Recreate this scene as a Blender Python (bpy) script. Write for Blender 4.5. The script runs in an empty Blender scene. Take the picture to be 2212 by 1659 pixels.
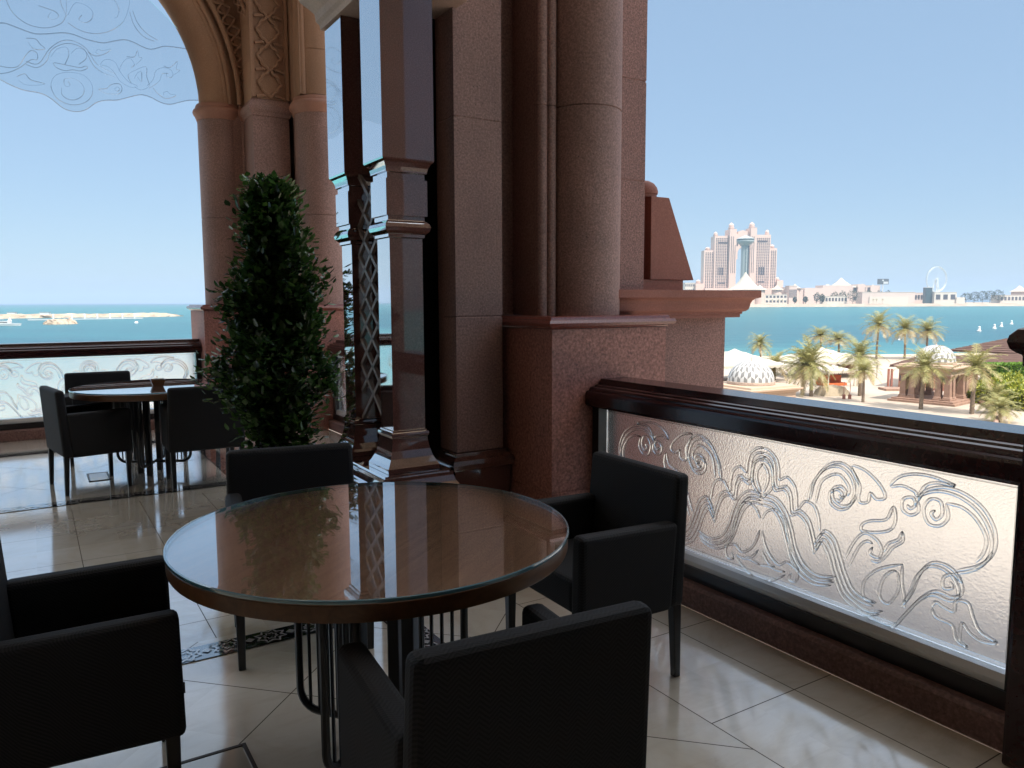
import bpy, bmesh, math, random
from mathutils import Vector, Matrix, noise
R_=math.radians
sc=bpy.context.scene
C=bpy.context.collection
# ---------------------------------------------------------------- camera
EYE=Vector((0,0,1.45)); FPX=1660.; PITCH=R_(6.14); ROLL=R_(0.21)
_f=Vector((0,math.cos(PITCH),-math.sin(PITCH))); _u0=Vector((0,math.sin(PITCH),math.cos(PITCH))); _r0=Vector((1,0,0))
_r=math.cos(ROLL)*_r0-math.sin(ROLL)*_u0; _u=math.sin(ROLL)*_r0+math.cos(ROLL)*_u0
cam=bpy.data.cameras.new('camera'); cam.sensor_width=36; cam.lens=FPX/2212*36; cam.clip_start=.05; cam.clip_end=90000
co=bpy.data.objects.new('camera',cam); C.objects.link(co)
co.matrix_world=Matrix(((_r.x,_u.x,-_f.x,EYE.x),(_r.y,_u.y,-_f.y,EYE.y),(_r.z,_u.z,-_f.z,EYE.z),(0,0,0,1)))
sc.camera=co
def ray(x,y): return _f+_r*((x-1106)/FPX)-_u*((y-829.5)/FPX)
def atY(x,y,Y):                      # world point seen in direction (x,y) at distance Y along the view axis on the ground
    d=ray(x,y); return EYE+d*(Y/d.y)
def onZ(x,y,z):
    d=ray(x,y); return EYE+d*((z-EYE.z)/d.z)
# ---------------------------------------------------------------- world, sun, exposure
SUN=Vector((.37,-.63,1.0)).normalized()
w=bpy.data.worlds.new('World'); sc.world=w; w.use_nodes=True
nt=w.node_tree; bg=nt.nodes['Background']; sky=nt.nodes.new('ShaderNodeTexSky'); sky.sky_type='NISHITA'
sky.sun_disc=False; sky.sun_elevation=math.asin(SUN.z); sky.sun_rotation=math.atan2(SUN.x,SUN.y)
sky.air_density=1.0; sky.dust_density=0.6; sky.ozone_density=1.6; sky.altitude=0
mxw=nt.nodes.new('ShaderNodeMix'); mxw.data_type='RGBA'; mxw.inputs[0].default_value=.8; mxw.inputs[7].default_value=(1.38,2.06,2.92,1)   # thin bright haze over the blue
nt.links.new(sky.outputs[0],mxw.inputs[6])
# terrace fill light added to the unseen sky from about 22 degrees upward
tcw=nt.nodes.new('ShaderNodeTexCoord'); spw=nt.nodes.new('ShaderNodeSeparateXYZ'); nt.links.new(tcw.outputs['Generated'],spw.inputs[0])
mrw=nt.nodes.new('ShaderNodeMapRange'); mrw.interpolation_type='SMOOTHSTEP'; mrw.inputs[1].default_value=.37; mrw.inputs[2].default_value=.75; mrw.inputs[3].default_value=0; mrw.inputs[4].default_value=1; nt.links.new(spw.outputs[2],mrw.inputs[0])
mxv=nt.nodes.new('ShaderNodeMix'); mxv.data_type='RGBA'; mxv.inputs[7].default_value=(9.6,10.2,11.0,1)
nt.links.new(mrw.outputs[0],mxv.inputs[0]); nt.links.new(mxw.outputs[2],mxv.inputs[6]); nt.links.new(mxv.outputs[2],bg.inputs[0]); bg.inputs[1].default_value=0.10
sl=bpy.data.lights.new('sun','SUN'); sl.energy=2.9; sl.angle=R_(.5); sl.color=(1,.95,.88)
so=bpy.data.objects.new('sun',sl); C.objects.link(so); so.rotation_euler=SUN.to_track_quat('Z','Y').to_euler(); so.location=(0,0,60)
sc.view_settings.view_transform='Standard'; sc.view_settings.look='None'; sc.view_settings.gamma=1; sc.view_settings.use_curve_mapping=False
sc.view_settings.exposure=1.25
sc.render.engine='CYCLES'
cy=sc.cycles; cy.use_denoising=True
try: cy.denoiser='OPENIMAGEDENOISE'
except Exception: pass
cy.max_bounces=14; cy.diffuse_bounces=5; cy.glossy_bounces=5; cy.transmission_bounces=12; cy.transparent_max_bounces=12; cy.volume_bounces=1
cy.sample_clamp_indirect=6; cy.caustics_reflective=False; cy.caustics_refractive=True; cy.blur_glossy=.6
# ---------------------------------------------------------------- helpers
THETA=math.atan2(.53,.848); LM=Matrix.Rotation(THETA,4,'Z')   # terrace frame: a = outward right, b = outward far-left
def L(a,b,z=0): return LM@Vector((a,b,z))
class MB:
    def __init__(s): s.v=[]; s.f=[]; s.sm=[]
    def add(s,vs,fs,smooth=False):
        o=len(s.v); s.v+=[tuple(p) for p in vs]; s.f+=[tuple(i+o for i in f) for f in fs]; s.sm+=[smooth]*len(fs)
    def box(s,x0,x1,y0,y1,z0,z1):
        s.add([(x0,y0,z0),(x1,y0,z0),(x1,y1,z0),(x0,y1,z0),(x0,y0,z1),(x1,y0,z1),(x1,y1,z1),(x0,y1,z1)],
              [(0,3,2,1),(4,5,6,7),(0,1,5,4),(1,2,6,5),(2,3,7,6),(3,0,4,7)])
    def bar(s,p,q,w,h=None,up=Vector((0,0,1))):
        h=h or w; p=Vector(p); q=Vector(q); d=(q-p).normalized()
        if abs(d.dot(up))>.98: up=Vector((1,0,0))
        x=d.cross(up).normalized()*w/2; y=x.cross(d).normalized()*h/2
        vs=[c+e for c in(p,q) for e in(-x-y,x-y,x+y,-x+y)]
        s.add(vs,[(0,3,2,1),(4,5,6,7),(0,1,5,4),(1,2,6,5),(2,3,7,6),(3,0,4,7)])
    def tube(s,pts,r,n=8,closed=False,caps=True):
        pts=[Vector(p) for p in pts]; m=len(pts); rs=r if isinstance(r,(list,tuple)) else [r]*m
        T=[]
        for i in range(m):
            a=pts[(i-1)%m] if (closed or i>0) else pts[i]; b=pts[(i+1)%m] if (closed or i<m-1) else pts[i]
            t=(b-a); T.append(t.normalized() if t.length>1e-9 else Vector((0,0,1)))
        x=T[0].orthogonal().normalized(); vs=[]
        for i in range(m):
            x=(x-T[i]*x.dot(T[i])); x=x.normalized() if x.length>1e-6 else T[i].orthogonal().normalized()
            y=T[i].cross(x)
            for k in range(n):
                a=2*math.pi*k/n; vs.append(pts[i]+(x*math.cos(a)+y*math.sin(a))*rs[i])
        fs=[]
        for i in range(m if closed else m-1):
            j=(i+1)%m
            for k in range(n): fs.append((i*n+k,i*n+(k+1)%n,j*n+(k+1)%n,j*n+k))
        if caps and not closed: fs.append(tuple(range(n-1,-1,-1))); fs.append(tuple((m-1)*n+k for k in range(n)))
        s.add(vs,fs,True)
    def lathe(s,prof,cx=0,cy=0,n=24,a0=0,a1=2*math.pi,smooth=True,cap=True):   # prof: (r,z)
        full=abs(a1-a0-2*math.pi)<1e-6; m=n if full else n+1; vs=[]
        for r,z in prof:
            for k in range(m):
                a=a0+(a1-a0)*k/n; vs.append((cx+r*math.cos(a),cy+r*math.sin(a),z))
        fs=[]
        for i in range(len(prof)-1):
            for k in range(n):
                j=(k+1)%m; fs.append((i*m+k,i*m+j,(i+1)*m+j,(i+1)*m+k))
        if full and cap:
            if prof[0][0]>1e-4: fs.append(tuple(range(m-1,-1,-1)))
            if prof[-1][0]>1e-4: fs.append(tuple((len(prof)-1)*m+k for k in range(m)))
        s.add(vs,fs,smooth)
    def stack(s,x0,x1,y0,y1,prof):                                    # rectangular moulding: prof (offset,z)
        vs=[]
        for o,z in prof: vs+=[(x0-o,y0-o,z),(x1+o,y0-o,z),(x1+o,y1+o,z),(x0-o,y1+o,z)]
        fs=[(3,2,1,0)]
        for i in range(len(prof)-1):
            for k in range(4): j=(k+1)%4; fs.append((i*4+k,i*4+j,i*4+4+j,i*4+4+k))
        q=len(prof)*4-4; fs.append((q,q+1,q+2,q+3)); s.add(vs,fs)
    def prism(s,poly,z0,z1):
        n=len(poly); vs=[(x,y,z0) for x,y in poly]+[(x,y,z1) for x,y in poly]
        s.add(vs,[tuple(range(n-1,-1,-1)),tuple(range(n,2*n))]+[(i,(i+1)%n,n+(i+1)%n,n+i) for i in range(n)])
    def extr(s,poly,f0,f1):                                           # poly of 2-D points through two mapping functions
        n=len(poly); vs=[f0(*p) for p in poly]+[f1(*p) for p in poly]
        s.add(vs,[tuple(range(n-1,-1,-1)),tuple(range(n,2*n))]+[(i,(i+1)%n,n+(i+1)%n,n+i) for i in range(n)])
    def build(s,name,mat,parent=None,off=(0,0,0),bevel=0,seg=2):
        me=bpy.data.meshes.new(name); ox,oy,oz=off
        me.from_pydata([(x-ox,y-oy,z-oz) for x,y,z in s.v],[],s.f)
        me.polygons.foreach_set('use_smooth',s.sm); me.update()
        bm=bmesh.new(); bm.from_mesh(me); bmesh.ops.recalc_face_normals(bm,faces=bm.faces); bm.to_mesh(me); bm.free()
        if any(s.sm): me.set_sharp_from_angle(angle=R_(38))
        if mat: me.materials.append(mat)
        o=bpy.data.objects.new(name,me); C.objects.link(o)
        if parent: o.parent=parent
        if bevel:
            b=o.modifiers.new('bevel','BEVEL'); b.width=bevel; b.segments=seg; b.limit_method='ANGLE'; b.angle_limit=R_(40)
            if hasattr(b,'harden_normals'): b.harden_normals=False
        return o
def tag(o,label,cat,group=None,kind=None):
    o['label']=label; o['category']=cat
    if group: o['group']=group
    if kind: o['kind']=kind
    return o
def thing(name,label,cat,loc=(0,0,0),rz=0,group=None):
    o=bpy.data.objects.new(name,None); o.empty_display_size=.2; C.objects.link(o); o.location=loc; o.rotation_euler=(0,0,rz)
    return tag(o,label,cat,group)
def tthing(name,label,cat,a,b,z=0,group=None): return thing(name,label,cat,L(a,b,z),THETA,group)   # in the terrace frame
def struct(o): o['kind']='structure'; return o
def inL(o): o.rotation_euler=(0,0,THETA); return o
def dup(root,loc,rz,label,group=None,sc_=None):
    r=root.copy(); C.objects.link(r); r.location=loc; r.rotation_euler=(0,0,rz); r['label']=label
    if group: r['group']=group
    if sc_: r.scale=(sc_,)*3
    for ch in list(root.children):
        c=ch.copy(); C.objects.link(c); c.parent=r
        for g in ch.children:
            d=g.copy(); C.objects.link(d); d.parent=c
    return r
def smooth_curve(pts,k=4):
    out=[]; n=len(pts); closed=(abs(pts[0][0]-pts[-1][0])+abs(pts[0][1]-pts[-1][1]))<1e-6
    for i in range(n-1):
        p1,p2=pts[i],pts[i+1]
        p0=pts[i-1] if i>0 else (pts[-2] if closed else p1); p3=pts[i+2] if i+2<n else (pts[1] if closed else p2)
        for j in range(k):
            t=j/k
            out.append(tuple(.5*(2*p1[d]+(p2[d]-p0[d])*t+(2*p0[d]-5*p1[d]+4*p2[d]-p3[d])*t*t+(3*p1[d]-p0[d]-3*p2[d]+p3[d])*t**3) for d in range(2)))
    out.append(pts[-1]); return out
# ---------------------------------------------------------------- materials
class NT:
    def __init__(s,name):
        s.m=bpy.data.materials.new(name); s.m.use_nodes=True; s.t=s.m.node_tree; s.b=s.t.nodes['Principled BSDF']; s._co=None
    def n(s,t,**kw):
        x=s.t.nodes.new(t)
        for k,v in kw.items(): setattr(x,k,v)
        return x
    def l(s,a,b): s.t.links.new(a,b)
    def co(s):
        if not s._co: s._co=s.n('ShaderNodeTexCoord').outputs['Object']
        return s._co
    def math(s,op,a,b=None,c=None):
        x=s.n('ShaderNodeMath',operation=op)
        for i,v in enumerate((a,b,c)):
            if v is None: continue
            if isinstance(v,(int,float)): x.inputs[i].default_value=v
            else: s.l(v,x.inputs[i])
        return x.outputs[0]
    def noise(s,scale,detail=4,rough=.55,vec=None,dist=0):
        x=s.n('ShaderNodeTexNoise'); x.inputs['Scale'].default_value=scale; x.inputs['Detail'].default_value=detail; x.inputs['Roughness'].default_value=rough; x.inputs['Distortion'].default_value=dist
        s.l(vec or s.co(),x.inputs['Vector']); return x.outputs['Fac']
    def ramp(s,fac,stops):
        x=s.n('ShaderNodeValToRGB'); e=x.color_ramp.elements
        while len(e)<len(stops): e.new(.5)
        for q,(p,c) in zip(e,stops): q.position=p; q.color=(*c,1) if len(c)==3 else c
        s.l(fac,x.inputs[0]); return x.outputs[0]
    def mix(s,f,a,b,mode='MIX'):
        x=s.n('ShaderNodeMix',data_type='RGBA',blend_type=mode)
        for i,v in ((0,f),(6,a),(7,b)):
            if isinstance(v,(int,float)): x.inputs[i].default_value=v
            elif isinstance(v,tuple): x.inputs[i].default_value=(*v,1)
            else: s.l(v,x.inputs[i])
        return x.outputs[2]
    def bump(s,h,strength=.3,dist=.01):
        x=s.n('ShaderNodeBump'); x.inputs['Strength'].default_value=strength; x.inputs['Distance'].default_value=dist
        s.l(h,x.inputs['Height']); s.l(x.outputs[0],s.b.inputs['Normal']); return x
    def scalevec(s,sx,sy,sz,rz=0):
        x=s.n('ShaderNodeMapping'); x.inputs['Scale'].default_value=(sx,sy,sz); x.inputs['Rotation'].default_value=(0,0,rz); s.l(s.co(),x.inputs['Vector']); return x.outputs[0]
    def gloss_over(s,stops,rough=.03,mask=None):            # polished film: reflection grows towards grazing view
        o=s.t.nodes['Material Output']; lw=s.n('ShaderNodeLayerWeight'); lw.inputs[0].default_value=.5
        rp=s.n('ShaderNodeValToRGB'); e=rp.color_ramp.elements
        while len(e)<len(stops): e.new(.5)
        for q,(p,v) in zip(e,stops): q.position=p; q.color=(v,v,v,1)
        s.l(lw.outputs['Facing'],rp.inputs[0]); g=s.n('ShaderNodeBsdfGlossy'); g.inputs[0].default_value=(1,1,1,1)
        if isinstance(rough,(int,float)): g.inputs['Roughness'].default_value=rough
        else: s.l(rough,g.inputs['Roughness'])
        s.b.inputs['Specular IOR Level'].default_value=0
        nl=s.b.inputs['Normal'].links
        if nl: s.l(nl[0].from_socket,g.inputs['Normal']); s.l(nl[0].from_socket,lw.inputs['Normal'])
        mx=s.n('ShaderNodeMixShader'); s.l(s.math('MULTIPLY',rp.outputs[0],mask) if mask is not None else rp.outputs[0],mx.inputs[0]); s.l(s.b.outputs[0],mx.inputs[1]); s.l(g.outputs[0],mx.inputs[2]); s.l(mx.outputs[0],o.inputs[0]); return s.m
    def set(s,**kw):
        for k,v in kw.items():
            i=s.b.inputs[k.replace('_',' ')]
            if isinstance(v,(int,float)): i.default_value=v
            elif isinstance(v,tuple): i.default_value=(*v,1) if len(v)==3 else v
            else: s.l(v,i)
        return s.m
def plain(name,col,rough=.6,spec=.5,metal=0,var=.12,scale=3,**kw):
    t=NT(name); f=t.noise(scale,5)
    c=t.ramp(f,[(.25,tuple(x*(1-var) for x in col)),(.75,tuple(min(1,x*(1+var)) for x in col))])
    t.set(Base_Color=c,Roughness=rough,Metallic=metal,Specular_IOR_Level=spec,**kw); return t.m
def granite(name,col,rough=.65,speck=.5,bump=.25,scale=1.,spec=.5,cloud=.15,pits=True,film=None):
    t=NT(name)
    f1=t.noise(170*scale,3,.7); f2=t.noise(1.6,4); f3=t.noise(60*scale,2,.6)
    c=t.ramp(f1,[(.33,tuple(x*(1-speck) for x in col)),(.5,col),(.68,tuple(min(1,x*(1+speck)+.02) for x in col))])
    c=t.mix(t.math('MULTIPLY',f3,.35),c,tuple(x*.72 for x in col))
    c=t.mix(1.0,c,t.ramp(f2,[(.3,(1-cloud,)*3),(.7,(1+cloud,)*3)]),'MULTIPLY')
    st=t.noise(1.0,5,.6,t.scalevec(2.2,2.2,.55)); c=t.mix(1.0,c,t.ramp(st,[(.32,(.84,.83,.83)),(.6,(1.04,1.04,1.04))]),'MULTIPLY')
    if pits:
        v=t.n('ShaderNodeTexVoronoi'); v.inputs['Scale'].default_value=34; t.l(t.co(),v.inputs['Vector'])
        gate=t.math('GREATER_THAN',t.noise(7,2),.53)
        p=t.math('MULTIPLY',t.math('LESS_THAN',v.outputs['Distance'],.13),gate)
        c=t.mix(t.math('MULTIPLY',p,.6),c,tuple(x*.22 for x in col))
    t.set(Base_Color=c,Roughness=rough,Specular_IOR_Level=spec)
    if bump: t.bump(f1,bump,.004)
    if film: t.gloss_over(film,rough)
    return t.m
M={}
FILM1=[(0,.03),(.15,.05),(.42,.25),(.62,.78),(1,1)]
FILM2=[(0,.05),(.35,.07),(.5,.24),(.6,.44),(.75,.66),(1,1)]
M['granite']=granite('pink_granite',(.275,.155,.128),.62,.40,.35,scale=.5)
M['granite_red']=granite('red_granite',(.36,.15,.115),.6,.55,.4,scale=.36,pits=False)
M['granite_dark']=granite('outer_granite',(.27,.13,.105),.6,.6,.4,scale=.55,pits=False)
M['polished']=granite('polished_red_granite',(.135,.058,.047),.03,.3,0,pits=False,film=FILM1)
M['polished_black']=granite('polished_black_granite',(.006,.005,.005),.5,.5,0,pits=False,spec=.2)
M['cap']=granite('polished_red_cap',(.22,.065,.05),.16,.3,.05,pits=False,spec=.8)
M['tan']=granite('tan_sandstone',(.35,.195,.12),.8,.16,.2,scale=.7,cloud=.12,pits=False)
M['tanpink']=granite('pale_sandstone',(.60,.45,.38),.7,.12,.15,scale=.6,pits=False)
M['redstone']=granite('red_sandstone',(.285,.105,.075),.75,.16,.15,scale=.7,pits=False,cloud=.1)
M['ceiling']=plain('ceiling_plaster',(.82,.77,.68),.8)
M['wall']=plain('building_plaster',(.78,.68,.58),.85)
def floor_mat():
    t=NT('polished_marble_tiles'); sep=t.n('ShaderNodeSeparateXYZ'); t.l(t.co(),sep.inputs[0]); a,b=sep.outputs[0],sep.outputs[1]
    def grid(u,v,pu,pv,w,ou=0,ov=0):
        fu=t.math('ABSOLUTE',t.math('SUBTRACT',t.math('FRACT',t.math('ADD',t.math('DIVIDE',t.math('SUBTRACT',u,ou),pu),.5)),.5))
        fv=t.math('ABSOLUTE',t.math('SUBTRACT',t.math('FRACT',t.math('ADD',t.math('DIVIDE',t.math('SUBTRACT',v,ov),pv),.5)),.5))
        g=t.math('MAXIMUM',t.math('LESS_THAN',fu,w/pu),t.math('LESS_THAN',fv,w/pv))
        iu=t.math('FLOOR',t.math('ADD',t.math('DIVIDE',t.math('SUBTRACT',u,ou),pu),.5)); iv=t.math('FLOOR',t.math('ADD',t.math('DIVIDE',t.math('SUBTRACT',v,ov),pv),.5))
        return g,iu,iv
    ud=t.math('MULTIPLY',t.math('ADD',a,b),.70711); vd=t.math('MULTIPLY',t.math('SUBTRACT',b,a),.70711)
    g1,i1,j1=grid(ud,vd,.61,.61,.0022,.03,.2); g2,i2,j2=grid(a,b,.435,.62,.0022,1.91,1.765)
    mask=t.math('MULTIPLY',t.math('LESS_THAN',a,1.91),t.math('SUBTRACT',1,t.math('MULTIPLY',t.math('GREATER_THAN',b,3.4),t.math('LESS_THAN',b,6.15))))
    def sel(x,y): return t.math('ADD',t.math('MULTIPLY',x,mask),t.math('MULTIPLY',y,t.math('SUBTRACT',1,mask)))
    g=sel(g1,g2); edge=t.math('LESS_THAN',t.math('ABSOLUTE',t.math('SUBTRACT',a,1.91)),.0022); g=t.math('MAXIMUM',g,edge)
    cid=t.n('ShaderNodeCombineXYZ'); t.l(sel(i1,i2),cid.inputs[0]); t.l(sel(j1,j2),cid.inputs[1])
    wn=t.n('ShaderNodeTexWhiteNoise',noise_dimensions='3D'); t.l(cid.outputs[0],wn.inputs['Vector'])
    off=t.n('ShaderNodeVectorMath',operation='MULTIPLY_ADD'); t.l(wn.outputs['Color'],off.inputs[0]); off.inputs[1].default_value=(9,9,9); t.l(t.co(),off.inputs[2])
    f1=t.noise(2.2,7,.62,off.outputs[0],1.2); 
    mp=t.n('ShaderNodeMapping'); mp.inputs['Scale'].default_value=(1.5,8,1); t.l(off.outputs[0],mp.inputs['Vector'])
    f2=t.noise(1.3,6,.65,mp.outputs[0],1.5)
    c=t.ramp(f1,[(.28,(.64,.56,.45)),(.5,(.78,.71,.60)),(.72,(.84,.79,.70))])
    c=t.mix(t.math('MULTIPLY',t.math('SUBTRACT',f2,.5),1.1),c,(.50,.40,.28))
    c=t.mix(1.0,c,t.ramp(wn.outputs['Value'],[(0,(.92,.92,.92)),(1,(1.05,1.05,1.05))]),'MULTIPLY')
    c=t.mix(g,c,(.10,.085,.07))
    sm=t.noise(3.1,5); r=t.math('ADD',.05,t.math('MULTIPLY',sm,.08))
    t.set(Base_Color=c,Roughness=r)
    t.bump(t.math('ADD',t.math('MULTIPLY',g,-1),t.math('MULTIPLY',t.noise(5,2),.06)),.05,.003)
    t.gloss_over(FILM2,r,t.math('SUBTRACT',1,t.math('MULTIPLY',g,.85))); return t.m
M['floor']=floor_mat()
def filmed(name,col,film,rough=.05):
    t=NT(name); t.set(Base_Color=t.ramp(t.noise(4,4),[(.3,tuple(x*.85 for x in col)),(.7,tuple(x*1.15 for x in col))]),Roughness=.4); t.gloss_over(film,rough); return t.m
M['ink']=filmed('black_marble_inlay',(.022,.022,.028),FILM2)
M['inlay']=filmed('white_marble_inlay',(.42,.40,.38),FILM2)
def wood(name,c1,c2,rough,scale=1,**kw):
    t=NT(name); v=t.scalevec(1.2*scale,14*scale,14*scale); f=t.noise(2.5,6,.6,v,.6); c=t.ramp(f,[(.3,c1),(.7,c2)]); t.set(Base_Color=c,Roughness=rough,**kw); return t.m
M['rail']=wood('dark_varnished_wood',(.020,.0055,.0055),(.034,.009,.0085),.16,IOR=1.5)
M['railblack']=plain('black_painted_frame',(.012,.008,.008),.3)
M['sill']=plain('aluminium_sill',(.62,.60,.58),.35,metal=.3)
M['tablewood']=wood('table_veneer',(.27,.125,.072),(.52,.275,.17),.35)
M['edgewood']=wood('table_edge_wood',(.085,.036,.014),(.15,.066,.024),.35)
M['iron']=plain('black_iron',(.011,.011,.012),.32,.5)
def glass(name,rough,ior=1.5,col=(1,1,1),bump=0,bs=90):
    t=NT(name); t.set(Base_Color=col,Roughness=rough,Transmission_Weight=1.0,IOR=ior)
    if bump:
        f=t.noise(bs,3,.6); t.bump(f,bump,.01)
    return t.m

M['frosted']=glass('textured_glass',.20,1.45,(.93,.965,1.0),.32,120)
M['relief']=glass('relief_glass',.02,1.45,(.97,.98,.975))
def topglass():
    t=NT('table_glass'); t.gloss_over([(0,.03),(.4,.06),(.6,.20),(.72,.48),(.85,.75),(1,1)],.005)
    tr=t.n('ShaderNodeBsdfTransparent'); tr.inputs[0].default_value=(.94,.97,.97,1); mx=[n for n in t.t.nodes if n.type=='MIX_SHADER'][0]; t.l(tr.outputs[0],mx.inputs[1]); return t.m
M['tableglass']=topglass()
def clear(name,tint,gl):
    t=NT(name); o=t.t.nodes['Material Output']; tr=t.n('ShaderNodeBsdfTransparent'); tr.inputs[0].default_value=(*tint,1)
    g=t.n('ShaderNodeBsdfGlossy'); g.inputs['Roughness'].default_value=.02; g.inputs[0].default_value=(1,1,1,1); fr=t.n('ShaderNodeFresnel'); fr.inputs[0].default_value=gl
    mx=t.n('ShaderNodeMixShader'); t.l(fr.outputs[0],mx.inputs[0]); t.l(tr.outputs[0],mx.inputs[1]); t.l(g.outputs[0],mx.inputs[2]); t.l(mx.outputs[0],o.inputs[0]); return t.m
M['pane']=clear('clear_window_glass',(.93,.945,.95),1.25)
M['etch']=clear('etched_line_glass',(.845,.875,.895),1.3)
def fabric():
    t=NT('woven_black_fabric'); s=t.n('ShaderNodeSeparateXYZ'); t.l(t.co(),s.inputs[0])
    u=t.math('ADD',s.outputs[0],t.math('MULTIPLY',s.outputs[1],.35)); v=t.math('ADD',s.outputs[1],s.outputs[2])
    tri=t.math('ABSOLUTE',t.math('SUBTRACT',t.math('FRACT',t.math('MULTIPLY',u,22)),.5))
    p=t.math('FRACT',t.math('MULTIPLY',t.math('ADD',v,t.math('MULTIPLY',tri,.04)),95)); st=t.math('GREATER_THAN',p,.5)
    c=t.mix(st,(.0035,.0035,.004),(.014,.014,.0165)); c=t.mix(t.math('MULTIPLY',t.noise(4,3),.4),c,(.008,.008,.0095))
    t.set(Base_Color=c,Roughness=.75,Specular_IOR_Level=.35,Sheen_Weight=0); t.bump(st,.35,.003); return t.m
M['fabric']=fabric()
def leafmat(name,c1,c2,rough=.4,trans=.15):
    t=NT(name); g=t.n('ShaderNodeNewGeometry'); f=t.math('ADD',t.math('MULTIPLY',g.outputs['Random Per Island'],.7),t.math('MULTIPLY',t.noise(1.7,3),.3))
    c=t.ramp(f,[(.15,c1),(.8,c2)]); t.set(Base_Color=c,Roughness=rough); 
    if trans:
        o=t.t.nodes['Material Output']; tl=t.n('ShaderNodeBsdfTranslucent'); t.l(c,tl.inputs[0]); mx=t.n('ShaderNodeMixShader'); mx.inputs[0].default_value=trans
        t.l(t.b.outputs[0],mx.inputs[1]); t.l(tl.outputs[0],mx.inputs[2]); t.l(mx.outputs[0],o.inputs[0])
    return t.m
M['ficus']=leafmat('ficus_leaves',(.014,.038,.011),(.06,.135,.026),.25,.3)
M['palm']=leafmat('palm_fronds',(.17,.18,.05),(.42,.37,.14),.5,.2)
M['palmdry']=leafmat('dry_palm_fronds',(.38,.28,.13),(.58,.46,.25),.6,.1)
M['bushy']=leafmat('yellow_green_leaves',(.10,.16,.012),(.42,.40,.04),.5,.25)
M['hedge']=leafmat('bright_green_leaves',(.08,.17,.01),(.18,.32,.02),.5,.25)
M['fargreen']=leafmat('far_tree_leaves',(.03,.045,.015),(.075,.09,.035),.7,.1)
M['bark']=plain('palm_bark',(.20,.145,.10),.9,var=.4,scale=6)
M['stem']=plain('ficus_bark',(.035,.025,.018),.8,var=.3,scale=30)
M['pot']=plain('black_planter',(.015,.015,.016),.35)
M['white']=plain('white_canvas',(.47,.415,.33),.8,var=.05)
M['cream']=plain('cream_stone',(.66,.50,.36),.75,var=.08)
M['pinkstone']=granite('pink_pavilion_stone',(.33,.20,.14),.7,.15,.1,scale=.1,pits=False)
M['redwall']=plain('terracotta_wall',(.30,.12,.085),.8)
M['orange']=plain('orange_curtain',(.55,.12,.03),.8)
M['slat']=None
M['lattice']=plain('carved_lattice_stone',(.16,.12,.105),.4)
M['paint']=plain('white_paint',(.62,.62,.60),.5,var=.04)
M['darkglass']=plain('dark_window_glass',(.03,.035,.04),.15)
M['wheelcabin']=plain('grey_wheel_cabin',(.28,.31,.34),.4)
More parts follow.
